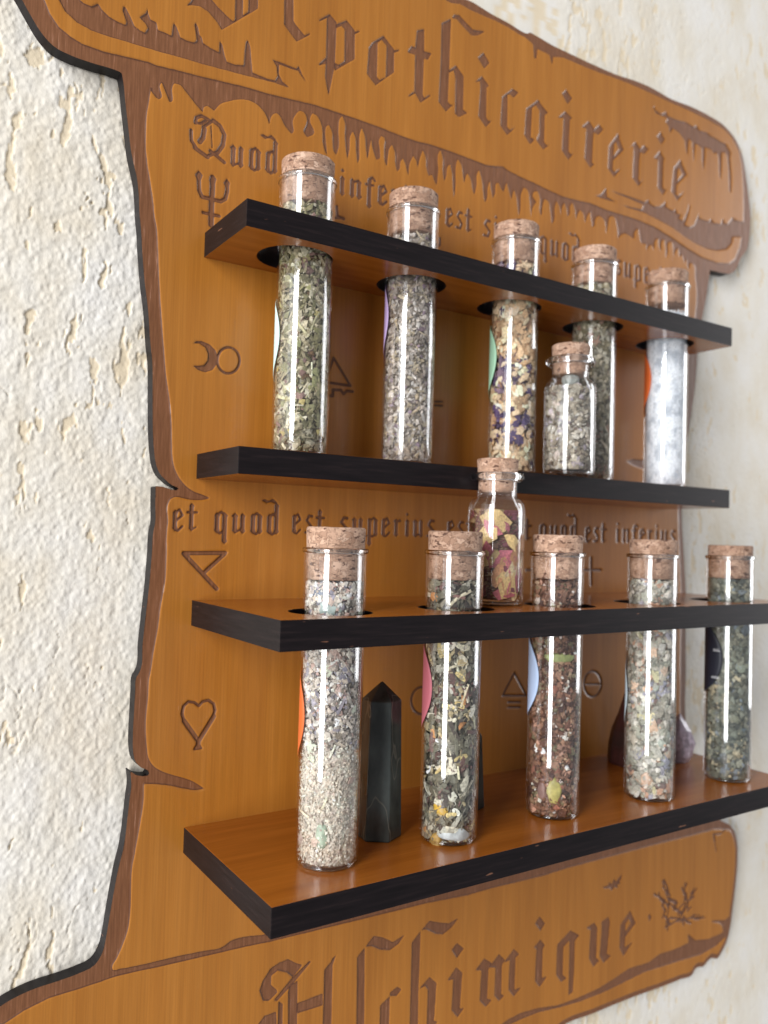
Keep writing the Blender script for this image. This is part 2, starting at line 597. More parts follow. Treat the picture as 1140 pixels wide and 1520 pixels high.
# --- upper banner (raised)
A_low = (crop(0, 0, K, [(285, -60), (305, 0), (340, 90), (400, 180), (480, 245), (560, 295), (700, 345), (850, 380), (1000, 415)])
         + crop(200, 0, K, [(150, 440), (300, 475), (450, 515), (600, 550), (750, 585), (900, 630), (1040, 665)])
         + crop(400, 0, K, [(300, 705), (450, 755), (600, 805), (750, 860), (900, 920), (1000, 955)])
         + crop(640, 200, K, [(0, 65), (130, 110), (250, 155), (380, 205), (440, 212), (490, 215), (530, 245), (620, 290), (700, 325), (800, 375), (900, 420), (1000, 445)])
         + crop(750, 80, K, [(580, 1010), (700, 1060)])
         + crop(890, 130, K, [(120, 850), (250, 890), (380, 945), (500, 1020), (600, 1090), (700, 1150), (800, 1185), (880, 1190), (920, 1160), (950, 1080), (962, 1015)]))
A_right = (crop(890, 130, K, [(975, 905), (978, 800), (975, 650), (965, 520), (945, 430), (915, 370), (880, 310), (820, 265), (740, 220), (640, 170), (540, 125), (430, 75)])
           + crop(750, 80, K, [(900, 225), (780, 175), (650, 130), (500, 70), (400, 25)])
           + crop(600, 0, K, [(1060, 387), (1012, 385), (1005, 440), (985, 372), (905, 330), (898, 398), (882, 392), (875, 300), (860, 285), (800, 235), (740, 195), (650, 150), (560, 115), (450, 65), (330, 0)]))
poly_A = np.concatenate([catmull(A_low, closed=False, step=1.0)[: -1] if False else np.array(A_low), np.array(A_right),
                         np.array([(70, 372), (-90, 372), (-90, 285)])])
# --- parchment (raised) with its dripping top edge
B_top = (crop(200, 0, K, [(110, 600), (130, 640), (165, 672), (180, 665), (175, 570), (185, 560), (205, 610), (235, 690), (248, 690), (255, 600), (270, 565), (300, 570), (350, 625),
                          (410, 700), (465, 765), (470, 725), (490, 715), (520, 735), (540, 750), (580, 705), (640, 685), (720, 672), (790, 685), (840, 715), (885, 770), (915, 850), (922, 800), (945, 770)])
         + crop(400, 0, K, [(50, 765), (75, 790), (105, 850), (150, 905), (160, 900), (160, 820), (180, 775), (210, 750), (240, 765), (255, 800), (250, 845), (232, 890), (258, 930), (305, 895), (300, 870),
                            (278, 830), (280, 790), (295, 765), (325, 785), (350, 830), (362, 900), (365, 980), (380, 1030), (395, 1070), (385, 960), (380, 890), (392, 850), (405, 845), (425, 890), (430, 970),
                            (440, 1030), (455, 1050), (470, 1000), (470, 870), (480, 800), (495, 785), (510, 820), (512, 920), (520, 1020), (530, 1085), (545, 1000), (550, 920), (565, 890), (580, 920), (588, 1010),
                            (597, 1110), (607, 1090), (611, 1000), (615, 900), (627, 865), (645, 910), (655, 1000), (665, 1090), (680, 1000)])
         + crop(400, 150, K, [(690, 260), (700, 320), (725, 395), (742, 395), (750, 330), (743, 265), (760, 235), (775, 245), (778, 330), (790, 430), (798, 445), (805, 370), (820, 310), (832, 295), (850, 340), (855, 430), (865, 475),
                              (880, 465), (890, 410), (905, 390), (920, 420), (935, 480), (945, 510), (950, 430), (975, 370), (995, 400), (1005, 470), (1020, 390), (1040, 332), (1058, 370), (1065, 450), (1080, 505), (1105, 500)])
         + crop(640, 200, K, [(20, 300), (40, 345), (50, 250), (55, 120), (65, 105), (78, 140), (82, 260), (92, 318), (105, 280), (118, 210), (132, 200), (145, 260), (150, 350), (158, 430), (168, 350), (172, 200), (182, 165), (205, 200),
                              (218, 280), (228, 340), (238, 280), (248, 260), (270, 300), (285, 380), (295, 410), (310, 340), (315, 260), (328, 240), (345, 300), (355, 390), (365, 460), (378, 440), (385, 360), (400, 310), (410, 380), (420, 430),
                              (435, 400), (445, 330), (460, 325), (480, 370), (495, 390), (505, 350), (515, 325), (530, 380), (545, 440), (555, 400), (565, 375), (580, 420), (590, 500), (597, 550), (607, 500), (612, 400), (630, 355), (655, 375),
                              (670, 450), (680, 570), (692, 490), (715, 455), (690, 410), (700, 385), (725, 385), (740, 430), (745, 540), (752, 550), (760, 470), (770, 435), (795, 450), (810, 520), (820, 605), (835, 580), (840, 490), (850, 450),
                              (870, 480), (880, 565), (890, 490), (905, 460), (920, 500), (925, 555), (940, 540), (945, 480), (960, 460), (975, 500), (982, 580), (995, 540), (1010, 510), (1030, 530), (1045, 600), (1060, 550), (1080, 520), (1095, 630), (1110, 610), (1115, 570)])
         + crop(890, 130, K, [(0, 870), (30, 890), (50, 990), (60, 930), (80, 870), (105, 880), (120, 930), (130, 1020), (145, 1000), (180, 990), (215, 1010), (235, 1025), (245, 970), (265, 955), (275, 1010), (285, 1050), (320, 1060), (320, 1110), (340, 1070),
                              (355, 1065), (370, 1100), (385, 1030), (400, 1020), (410, 1090), (420, 1110), (425, 1040), (440, 1025), (450, 1080), (452, 1160), (465, 1110), (470, 1050), (495, 1045), (503, 1100), (500, 1170), (515, 1110), (535, 1085),
                              (545, 1150), (560, 1130), (580, 1190), (590, 1160), (605, 1240), (620, 1190), (640, 1200), (650, 1280), (658, 1360)]))
B_right = [tuple(un(x, y)[[0, 2]]) for x, y in ((1033, 465), (1022, 530), (1014, 610), (1007, 700), (1007, 760), (1009, 820), (1011, 880), (1010, 1000), (1011, 1110), (1014, 1165), (1022, 1200))]
B_left = (crop(170, 90, K, [(250, 185), (238, 260), (222, 360), (215, 480), (215, 600), (225, 700), (245, 820), (265, 960), (275, 1060)])
          + crop(180, 330, K, [(240, 20), (250, 150), (255, 300), (265, 500), (280, 700), (295, 900)])
          + crop(180, 560, K, [(310, 20), (330, 150), (342, 300), (345, 450), (350, 550), (365, 620), (395, 680), (435, 730), (490, 770), (550, 793), (608, 818), (560, 830), (480, 832), (420, 820), (360, 812), (335, 825), (322, 850), (318, 1000)])
          + crop(170, 780, K, [(360, 20), (355, 200), (345, 380), (315, 550), (295, 700), (268, 850), (245, 1000)])
          + crop(120, 1000, K, [(468, 20), (458, 150), (442, 350), (450, 500), (460, 570), (490, 620), (550, 660), (640, 690), (740, 720), (845, 780), (780, 790), (700, 780), (600, 760), (500, 750), (430, 748), (428, 850), (410, 980)])
          + crop(0, 1240, 4.071, [(835, 10), (815, 120), (800, 200), (795, 300), (790, 450), (775, 570), (745, 660), (710, 740), (680, 800), (684, 814)]))
B_bot = (crop(170, 1300, K, [(40, 630), (150, 610), (300, 575), (450, 540), (600, 510), (740, 478), (790, 440), (850, 420), (1000, 400)])
         + [tuple(un(x, y)[[0, 2]]) for x, y in ((560, 1345), (750, 1292), (900, 1252), (1005, 1222))])
poly_B = catmull(B_left + B_bot + B_right[::-1] + B_top[::-1], step=0.8, corner=75)
# --- lower banner (raised): top edge traced, the rest follows the outline inside a narrow border
C_top = (crop(0, 1240, 4.071, [(-60, 1190), (30, 1140), (150, 1060), (300, 985), (450, 940), (600, 890), (700, 855), (850, 820), (1000, 790)])
         + crop(170, 1300, K, [(300, 620), (450, 585), (600, 550), (750, 515), (900, 480), (1050, 450)])
         + crop(590, 1250, K, [(0, 465), (200, 415), (480, 360), (650, 310), (800, 275), (1000, 225)])
         + crop(800, 1220, KB, [(150, 245), (300, 205), (450, 165), (600, 125), (800, 75), (930, 40), (985, 42)]))
poly_C = np.array(C_top + [(345, -60), (345, -230), (-120, -230), (-120, C_top[0][1])])

# --- engraved ornaments inside the raised areas: (owner, name, [primitives]) ; primitive = ('p', pts) or ('l', pts, width)
ENG = []


def eng(owner, name, *prims):
    ENG.append((owner, name, prims))


def P4(x0, y0, pts, s=K, sm=False):
    q = crop(x0, y0, s, pts)
    return ('p', catmull(q, step=0.7, corner=70) if sm else np.array(q))


def L4(x0, y0, pts, w, s=K):
    return ('l', np.array(crop(x0, y0, s, pts)), 0.15 + w * 0.46)


eng('A', 'engraved_shading', P4(890, 130, [(0, 735), (40, 690), (50, 675), (55, 740), (130, 785), (220, 810), (290, 825), (300, 795), (200, 750), (120, 718), (80, 700), (90, 698), (200, 735), (310, 775), (335, 760), (345, 785), (375, 805), (410, 805), (440, 785),
    (450, 765), (455, 810), (500, 835), (520, 825), (530, 855), (555, 860), (540, 885), (570, 905), (600, 830), (610, 790), (615, 800), (600, 870), (580, 930), (610, 945), (640, 935), (660, 890), (680, 845), (675, 880), (690, 890), (740, 905), (760, 890), (775, 915),
    (820, 925), (840, 885), (845, 915), (870, 925), (900, 880), (930, 900), (990, 912), (990, 1015), (905, 1010), (895, 1060), (860, 1095), (800, 1105), (740, 1095), (660, 1060), (580, 1010), (500, 950), (400, 895), (300, 845), (200, 815), (100, 775), (0, 745)]),
    P4(750, 80, [(610, 965), (650, 950), (640, 968)]))
eng('A', 'engraved_shading', P4(890, 130, [(370, 115), (385, 155), (420, 180), (455, 165), (470, 195), (530, 220), (590, 235), (640, 265), (660, 255), (680, 290), (730, 305), (760, 330), (790, 345), (830, 370), (860, 385), (890, 440), (885, 480), (894, 600), (892, 715), (880, 700),
    (875, 560), (865, 460), (850, 440), (830, 440), (827, 560), (818, 640), (811, 560), (808, 470), (795, 440), (775, 445), (760, 420), (717, 405), (714, 480), (705, 565), (697, 500), (694, 410), (665, 385), (652, 380), (647, 440), (640, 505), (634, 430), (630, 370), (610, 345),
    (602, 400), (597, 465), (587, 420), (580, 360), (545, 310), (500, 275), (480, 310), (470, 260), (450, 235), (465, 210), (420, 190), (385, 175), (368, 140)]))
eng('A', 'engraved_shading', ('p', np.array(
    crop(0, 0, K, [(385, -60), (400, 0), (440, 75), (520, 150), (620, 205), (750, 250), (900, 295), (1000, 325)])
    + crop(200, 0, K, [(150, 345), (300, 385), (450, 430), (600, 470), (750, 510), (870, 540), (950, 560), (1060, 600), (960, 545), (900, 530), (800, 490), (795, 440), (785, 320), (770, 270), (755, 280), (745, 350), (740, 440), (680, 435), (625, 415), (610, 370), (595, 300), (575, 270), (573, 352),
                       (520, 325), (465, 290), (455, 250), (440, 235), (430, 180), (415, 150), (405, 165), (415, 230), (420, 275), (400, 285), (350, 270), (310, 250), (300, 220), (285, 180), (265, 150), (258, 180), (250, 240), (200, 215), (160, 200), (150, 150), (110, 130), (95, 95), (85, 45), (78, 85), (30, 115),
                       (75, 160), (90, 190), (70, 220), (40, 205), (0, 175)])
    + crop(0, 0, K, [(880, 100), (850, 45), (835, 40), (830, 70), (857, 150), (850, 165), (800, 145), (740, 110), (690, 60), (665, 20), (620, 40), (570, 20), (545, 0), (520, -60)]))))
eng('A', 'engraved_line', P4(400, 0, [(20, 400), (100, 428), (185, 462), (200, 445), (222, 500), (260, 565), (240, 545), (195, 478), (160, 470), (68, 436), (66, 500), (90, 550), (150, 600), (50, 565), (40, 540), (56, 520), (50, 450)]))
# big letters of the upper banner
eng('A', 'engraved_letter', P4(200, 0, [(345, 40), (380, 10), (400, -20), (510, -20), (560, 40), (620, 100), (665, 140), (680, 135), (685, -200), (738, -200), (735, 100), (770, 78), (775, -200), (840, -200), (837, 58), (590, 203), (560, 150), (500, 80), (440, 40), (390, 35)]),
    P4(400, 0, [(105, -200), (165, -200), (165, 140), (180, 165), (240, 238), (280, 220), (276, 235), (185, 282), (100, 165)]))
eng('A', 'engraved_letter', P4(400, 0, [(390, 115), (412, 95), (457, 150), (445, 440), (402, 655), (378, 520), (385, 400)]), P4(400, 0, [(333, 135), (410, 92), (418, 108), (342, 144)]),
    P4(400, 0, [(450, 165), (525, 135), (580, 205), (580, 400), (445, 478), (440, 455), (508, 415), (512, 200), (490, 175), (455, 190)]), P4(400, 0, [(575, 215), (612, 205), (616, 213), (580, 232)]),
    P4(400, 0, [(330, 437), (388, 385), (388, 430), (340, 442)]), P4(400, 0, [(440, 420), (475, 440), (510, 420), (510, 440), (445, 475)]))
eng('A', 'engraved_letter', P4(400, 0, [(675, 320), (700, 285), (775, 240), (785, 255), (735, 290), (730, 520), (755, 550), (720, 578), (662, 500)]),
    P4(400, 0, [(775, 240), (847, 335), (845, 490), (720, 578), (730, 550), (790, 518), (795, 310), (760, 268)]), P4(400, 0, [(838, 340), (880, 334), (882, 344), (845, 358)]))
eng('A', 'engraved_letter', P4(400, 0, [(1000, 205), (1050, 195), (1050, 330), (1040, 640), (1055, 670), (1025, 695), (983, 620), (990, 300)]),
    P4(400, 0, [(935, 350), (965, 310), (1050, 345), (1100, 360), (1075, 405), (1040, 395), (990, 372), (945, 357)]), P4(400, 0, [(940, 650), (978, 618), (988, 632), (945, 657)]), P4(400, 0, [(1045, 665), (1090, 638), (1094, 648), (1030, 693)]))
eng('A', 'engraved_letter', P4(600, 0, [(255, 155), (320, 125), (298, 690), (325, 715), (285, 755), (235, 690), (250, 400)]), P4(600, 0, [(318, 128), (340, 98), (375, 100), (420, 150), (470, 200), (552, 212), (500, 240), (460, 240), (410, 190), (360, 132), (330, 122)]),
    P4(600, 0, [(298, 480), (355, 442), (405, 515), (400, 740), (432, 765), (375, 792), (345, 770), (350, 530), (338, 478), (303, 492)]), P4(600, 0, [(280, 745), (338, 712), (320, 708), (285, 728)]))
eng('A', 'engraved_letter', P4(600, 0, [(500, 390), (540, 355), (580, 425), (545, 465)]), P4(600, 0, [(475, 560), (530, 515), (577, 580), (560, 592), (558, 795), (575, 820), (602, 810), (555, 860), (505, 790), (518, 600), (515, 548)]))
eng('A', 'engraved_letter', P4(600, 0, [(665, 655), (735, 600), (777, 625), (745, 662), (715, 637), (702, 642), (700, 860), (720, 880), (766, 852), (700, 915), (653, 850)]))
eng('A', 'engraved_letter', P4(600, 0, [(828, 735), (870, 705), (910, 675), (925, 690), (868, 730), (860, 930), (887, 945), (855, 977), (816, 915)]), P4(600, 0, [(905, 675), (977, 765), (955, 777), (950, 960), (970, 985), (1002, 968), (945, 1013), (898, 950), (916, 900), (920, 750), (890, 705)]))
eng('A', 'engraved_letter', P4(750, 80, [(385, 270), (415, 240), (456, 300), (425, 341)]), P4(750, 80, [(358, 432), (410, 388), (457, 435), (440, 447), (432, 660), (450, 680), (472, 670), (430, 717), (387, 655), (398, 435)]))
eng('A', 'engraved_letter', P4(750, 80, [(518, 495), (570, 453), (602, 500), (590, 738), (608, 745), (631, 720), (580, 772), (539, 710), (553, 505)]), P4(750, 80, [(598, 515), (640, 478), (667, 510), (635, 547), (598, 532)]))
eng('A', 'engraved_letter', P4(750, 80, [(704, 625), (765, 540), (780, 557), (740, 612), (730, 780), (745, 800), (793, 768), (740, 834), (697, 775)]), P4(750, 80, [(763, 540), (806, 650), (733, 722), (735, 693), (774, 645), (748, 590)]))
eng('A', 'engraved_letter', P4(750, 80, [(840, 640), (885, 593), (916, 640), (905, 848), (916, 870), (941, 850), (905, 896), (864, 840), (874, 652), (868, 622)]), P4(750, 80, [(913, 650), (945, 618), (974, 645), (945, 677), (913, 667)]))
eng('A', 'engraved_letter', P4(750, 80, [(1029, 560), (1055, 528), (1083, 580), (1058, 613)]), P4(750, 80, [(1008, 705), (1050, 658), (1081, 715), (1072, 722), (1068, 900), (1080, 920), (1096, 915), (1070, 957), (1034, 905), (1039, 720)]))
eng('A', 'engraved_letter', P4(890, 130, [(504, 545), (550, 488), (562, 510), (532, 560), (520, 720), (535, 735), (579, 703), (530, 767), (489, 705)]), P4(890, 130, [(548, 488), (593, 590), (526, 657), (528, 630), (565, 590), (538, 535)]))
# lower banner letters
q0 = (360, 1280)
eng('C', 'engraved_letter', P4(*q0, [(115, 870), (140, 800), (190, 720), (250, 680), (310, 655), (370, 685), (410, 695), (340, 780), (300, 748), (240, 735), (197, 770), (195, 830), (230, 860), (240, 880), (180, 940), (140, 940)]),
    P4(*q0, [(470, 670), (452, 670), (330, 790), (213, 935), (235, 942), (345, 822)]), P4(*q0, [(325, 835), (375, 800), (370, 1300), (310, 1300), (310, 870)]), P4(*q0, [(245, 940), (275, 960), (270, 1300), (230, 1300)]),
    P4(*q0, [(100, 1110), (150, 1040), (230, 1010), (235, 1150), (170, 1200), (120, 1180)]), P4(*q0, [(555, 730), (600, 675), (610, 650), (637, 628), (612, 695), (600, 1300), (540, 1300)]), P4(*q0, [(370, 955), (545, 888), (545, 970), (370, 1025)]))
eng('C', 'engraved_letter', P4(*q0, [(778, 640), (830, 578), (825, 1300), (770, 1300)]), P4(*q0, [(835, 572), (890, 498), (950, 508), (1020, 540), (1102, 488), (1060, 552), (1000, 597), (930, 592), (880, 570)]))
eng('C', 'engraved_letter', P4(*q0, [(933, 970), (1000, 905), (990, 1240), (1020, 1270), (985, 1300), (925, 1230)]), P4(*q0, [(998, 885), (1050, 843), (1080, 860), (1045, 907), (1003, 907)]))
q1 = (590, 1250)
eng('C', 'engraved_letter', P4(*q1, [(100, 680), (160, 600), (145, 1000), (140, 1300), (95, 1340), (85, 1231)]), P4(*q1, [(163, 597), (220, 533), (290, 545), (350, 550), (417, 513), (370, 577), (310, 627), (260, 622), (200, 592)]),
    P4(*q1, [(143, 1000), (220, 913), (267, 955), (250, 1210), (275, 1215), (225, 1280), (200, 1240), (208, 1000), (190, 975)]))
eng('C', 'engraved_letter', P4(*q1, [(368, 730), (405, 683), (452, 720), (405, 787)]), P4(*q1, [(338, 940), (400, 848), (442, 885), (425, 1130), (457, 1120), (410, 1187), (368, 1140), (380, 930)]))
eng('C', 'engraved_letter', P4(*q1, [(528, 870), (590, 788), (642, 820), (618, 862), (610, 1060), (642, 1070), (600, 1117), (558, 1075), (570, 870)]), P4(*q1, [(620, 850), (690, 758), (732, 800), (710, 832), (705, 1030), (728, 1040), (690, 1077), (658, 1040), (665, 850)]),
    P4(*q1, [(720, 820), (790, 723), (828, 760), (802, 782), (795, 1000), (842, 980), (790, 1047), (753, 1000), (762, 800)]))
eng('C', 'engraved_letter', P4(*q1, [(933, 550), (965, 503), (1002, 550), (970, 602)]), P4(*q1, [(925, 715), (970, 658), (1002, 700), (987, 722), (980, 920), (1017, 908), (965, 982), (933, 940), (943, 722)]))
q2 = (800, 1220)
eng('C', 'engraved_letter', P4(*q2, [(98, 650), (170, 573), (190, 600), (132, 662), (128, 810), (150, 828), (120, 847), (93, 810)], KB), P4(*q2, [(165, 573), (217, 600), (192, 630), (187, 800), (182, 900), (158, 918), (163, 640)], KB))
eng('C', 'engraved_letter', P4(*q2, [(250, 562), (295, 533), (312, 560), (305, 720), (322, 735), (290, 767), (266, 720), (275, 572)], KB), P4(*q2, [(332, 530), (370, 503), (377, 530), (362, 700), (384, 708), (345, 747), (323, 710), (335, 562)], KB))
eng('C', 'engraved_letter', P4(*q2, [(433, 545), (485, 468), (492, 490), (461, 540), (456, 665), (500, 633), (450, 710), (428, 665)], KB), P4(*q2, [(484, 468), (514, 535), (456, 612), (458, 583), (488, 535), (474, 505)], KB))
eng('C', 'engraved_dot', P4(*q2, [(578, 500), (588, 485), (598, 505), (586, 528)], KB))
eng('C', 'engraved_line', L4(*q2, [(996, 28), (965, 62), (926, 66), (933, 110), (940, 155)], 1.6, KB), L4(*q2, [(925, 66), (932, 100)], 3.0, KB))
eng('C', 'engraved_shading', P4(*q2, [(1010, 500), (985, 520), (930, 522), (905, 528), (955, 535), (972, 552), (975, 585), (900, 620), (830, 627), (790, 592), (792, 640), (720, 675), (640, 700), (580, 745), (480, 775), (400, 830), (320, 880), (200, 935), (100, 970), (0, 985), (-90, 1010), (-160, 1045), (-250, 1110), (-280, 1150), (-250, 1135), (-160, 1075), (-80, 1040), (0, 1008), (120, 980),
    (220, 950), (330, 908), (420, 865), (560, 795), (680, 757), (760, 732), (860, 702), (940, 655), (985, 612), (1030, 560)], KB))
# ragged winged emblem and small bird-like mark at the end of the lower banner
_er = random.Random(5)
_st = []
for (ax, ay, bx, by, n_, w_) in ((655, 312, 700, 440, 6, 2.2), (612, 378, 690, 450, 5, 2.0), (700, 400, 780, 540, 12, 2.4), (770, 318, 780, 470, 6, 2.6), (822, 350, 785, 470, 5, 2.2), (655, 440, 690, 570, 7, 2.0), (690, 520, 800, 520, 6, 1.9), (800, 505, 872, 500, 4, 1.5)):
    for k in range(n_):
        u = (k + .5) / n_
        x = ax + (bx - ax) * u + _er.uniform(-11, 11); y = ay + (by - ay) * u + _er.uniform(-11, 11)
        a_ = math.atan2(by - ay, bx - ax) + _er.uniform(-.7, .7); l_ = _er.uniform(10, 22)
        _st.append(L4(*q2, [(x - l_ * math.cos(a_), y - l_ * math.sin(a_)), (x + l_ * math.cos(a_), y + l_ * math.sin(a_))], w_ * _er.uniform(.7, 1.2), KB))
_st.append(L4(*q2, [(655, 312), (690, 430), (730, 470), (770, 430), (775, 322)], 1.6, KB))
_st.append(L4(*q2, [(612, 378), (690, 445)], 1.4, KB)); _st.append(L4(*q2, [(822, 350), (772, 470), (735, 520), (670, 560)], 1.8, KB)); _st.append(L4(*q2, [(735, 520), (872, 500)], 1.2, KB)); _st.append(L4(*q2, [(690, 430), (672, 560)], 1.8, KB))
eng('C', 'engraved_emblem', *_st)
eng('C', 'engraved_emblem', P4(*q2, [(330, 345), (365, 338), (375, 318), (385, 330), (400, 300), (408, 315), (442, 275), (436, 305), (425, 318), (440, 322), (415, 335), (425, 352), (402, 345), (385, 365), (378, 350), (350, 352)], KB))
# symbols on the parchment
s0 = (170, 90)
eng('B', 'engraved_symbol', L4(*s0, [(572, 785), (575, 880), (595, 922), (660, 937), (720, 952), (752, 935), (765, 880), (765, 825)], 3.0), L4(*s0, [(665, 790), (665, 860), (660, 940), (655, 1110)], 4.2),
    P4(*s0, [(545, 770), (572, 740), (600, 775), (585, 815), (560, 810)]), P4(*s0, [(640, 800), (665, 768), (692, 800), (680, 850), (652, 850)]), P4(*s0, [(740, 825), (762, 797), (784, 828), (775, 860), (752, 855)]),
    L4(*s0, [(600, 1027), (712, 1052)], 2.4))
s1 = (180, 330)
eng('B', 'engraved_symbol', P4(*s1, [(485, 820), (510, 802), (545, 802), (600, 825), (640, 865), (655, 910), (648, 960), (620, 1000), (570, 1016), (520, 1000), (482, 966), (520, 970), (560, 965), (585, 935), (588, 890), (570, 848), (530, 822)]),
    L4(*s1, [(727 + 76 * math.cos(a), 934 + 88 * math.sin(a)) for a in np.linspace(0, 2 * math.pi, 33)], 2.0))
s2 = (170, 780)
eng('B', 'engraved_symbol', L4(*s2, [(470, 188), (750, 186)], 3.2), L4(*s2, [(475, 195), (692, 428)], 3.4), L4(*s2, [(748, 192), (606, 320)], 3.0))
s3 = (120, 1000)
eng('B', 'engraved_symbol', L4(*s3, [(800, 218), (770, 195), (730, 190), (697, 220), (686, 270), (700, 320), (740, 375), (785, 440)], 2.2), L4(*s3, [(800, 218), (825, 190), (865, 180), (900, 205), (910, 250), (880, 330), (840, 400), (800, 445)], 2.2),
    L4(*s3, [(700, 320), (785, 440)], 3.4), L4(*s3, [(900, 290), (805, 445)], 3.6), P4(*s3, [(780, 440), (815, 440), (812, 480), (830, 512), (770, 522), (758, 512), (780, 480)]))
s4 = (470, 490); k4 = 4.385
eng('B', 'engraved_symbol', L4(*s4, [(60, 330), (112, 180), (222, 362), (60, 338)], 2.2, k4), L4(*s4, [(60, 425), (107, 428), (107, 388), (160, 390), (176, 416), (198, 396), (235, 400)], 2.4, k4))
eng('B', 'engraved_symbol', L4(*s4, [(735, 465), (820, 465)], 1.7, k4))
eng('B', 'engraved_symbol', L4(*s4, [(735, 488), (820, 492)], 1.9, k4))
eng('B', 'engraved_symbol', P4(880, 400, [(225, 1272), (270, 1258), (345, 1265), (345, 1325), (300, 1312), (260, 1295)], 4.47))
eng('B', 'engraved_symbol', L4(770, 730, [(455, 415), (455, 582)], 3.4, 4.222), L4(770, 730, [(400, 490), (515, 490)], 2.6, 4.222))
eng('B', 'engraved_symbol', L4(770, 730, [(50, 490), (85, 490)], 3, 4.222))
s5 = (580, 960); k5 = 2.375
eng('B', 'engraved_symbol', L4(*s5, [(112 + 38 * math.cos(a), 190 + 48 * math.sin(a)) for a in np.linspace(0, 2 * math.pi, 29)], 2.2, k5))
eng('B', 'engraved_symbol', L4(*s5, [(395, 172), (436, 92), (478, 172), (395, 172)], 2.2, k5), L4(*s5, [(415, 195), (456, 195)], 2.0, k5), L4(*s5, [(415, 213), (456, 213)], 2.0, k5))
eng('B', 'engraved_symbol', L4(*s5, [(712 + 30 * math.cos(a), 131 + 45 * math.sin(a)) for a in np.linspace(0, 2 * math.pi, 29)], 2.2, k5), L4(*s5, [(690, 132), (735, 132)], 2.0, k5))
eng('B', 'engraved_symbol', L4(400, 150, [(458, 715), (462, 780), (505, 797)], 2.6), L4(400, 150, [(420, 790), (500, 792)], 2.0))
eng('B', 'engraved_symbol', L4(640, 200, [(62, 700), (62, 745), (30, 760)], 2.2))

# --- small blackletter text, built from pen strokes; one unit = x-height
GL = {}


def stem(x, b=0.0, t=1.0, w=0.105):
    return ('p', [(x - w - .02, t - .10), (x - .01, t + .07), (x + w + .05, t - .12), (x + w, t - .18), (x + w, b + .18), (x + w + .05, b + .10), (x + .01, b - .08), (x - w - .03, b + .11), (x - w, b + .18), (x - w, t - .16)])


def ln(pts, w):
    return ('l', pts, w)


GL['i'] = (.36, [stem(.17), ('p', [(.05, 1.32), (.17, 1.45), (.29, 1.32), (.17, 1.2)])])
GL['u'] = (.68, [stem(.15), stem(.50), ln([(.17, .02), (.46, .2)], .1), ln([(.02, .88), (.15, 1.0)], .08)])
GL['n'] = (.68, [stem(.15), stem(.50), ln([(.17, .82), (.46, .98)], .1), ln([(.5, .02), (.64, .14)], .08)])
GL['o'] = (.62, [stem(.15), stem(.47), ln([(.15, .93), (.34, 1.06), (.48, .92)], .13), ln([(.15, .06), (.31, -.05), (.47, .08)], .13)])
GL['e'] = (.58, [stem(.15), ln([(.15, .9), (.36, 1.05), (.50, .76), (.2, .48)], .13), ln([(.16, .02), (.3, -.03), (.52, .2)], .12)])
GL['t'] = (.5, [stem(.2, 0, 1.36), ln([(0, .92), (.46, .92)], .14), ln([(.2, .0), (.44, .16)], .09)])
GL['c'] = (.5, [stem(.15), ('p', [(.22, .95), (.36, 1.06), (.47, .92), (.34, .8)]), ln([(.16, .0), (.46, .18)], .1)])
GL['q'] = (.66, [stem(.15), stem(.5, -.55, 1.0), ln([(.15, .93), (.34, 1.06), (.5, .92)], .13), ln([(.15, .06), (.3, -.05), (.5, .1)], .12)])
GL['p'] = (.66, [stem(.17, -.55, 1.0), stem(.52), ln([(.17, .85), (.4, 1.05), (.52, .9)], .12), ln([(.17, .02), (.35, -.05), (.52, .08)], .12), ln([(-.02, -.04), (.17, .06)], .08)])
GL['d'] = (.62, [stem(.15), stem(.49, 0, 1.62), ln([(.15, .93), (.34, 1.05), (.49, .92)], .13), ln([(.15, .06), (.31, -.05), (.49, .08)], .13), ('p', [(-.28, 1.78), (-.1, 1.86), (.1, 1.78), (.28, 1.9), (.5, 1.72), (.56, 1.55), (.4, 1.62), (.2, 1.70), (-.02, 1.62)])])
GL['s'] = (.55, [ln([(.46, .98), (.28, 1.0), (.14, .74), (.46, .36), (.36, .05), (.08, .06)], .15), ('p', [(.36, 1.0), (.46, 1.1), (.54, .95), (.44, .86)])])
GL['r'] = (.5, [stem(.17), ('p', [(.24, .94), (.37, 1.06), (.5, .93), (.37, .8)]), ln([(.02, .88), (.17, 1.0)], .08)])
GL['f'] = (.46, [stem(.2, -.35, 1.25), ln([(.2, 1.22), (.36, 1.34), (.48, 1.2)], .13), ln([(.02, .9), (.42, .92)], .12)])


def word(txt, p0, p1, xh):
    """letters spaced evenly from pixel p0 (left end of baseline) to p1 (right end); xh in mm"""
    a = un(*p0)[[0, 2]]; b = un(*p1)[[0, 2]]
    tot = sum(GL[c][0] for c in txt) + 0.16 * (len(txt) - 1)
    L = np.linalg.norm(b - a)
    ex = (b - a) / tot
    ez = np.array([0, xh])
    x = 0
    for c in txt:
        wd, prims = GL[c]
        pr = []
        for g in prims:
            pts = np.array([a + ex * (x + q[0]) + ez * q[1] for q in g[1]])
            if g[0] == 'p':
                pr.append(('p', pts))
            else:
                pr.append(('l', pts, g[2] * L / tot))
        eng('B', 'engraved_letter', *pr)
        x += wd + 0.16


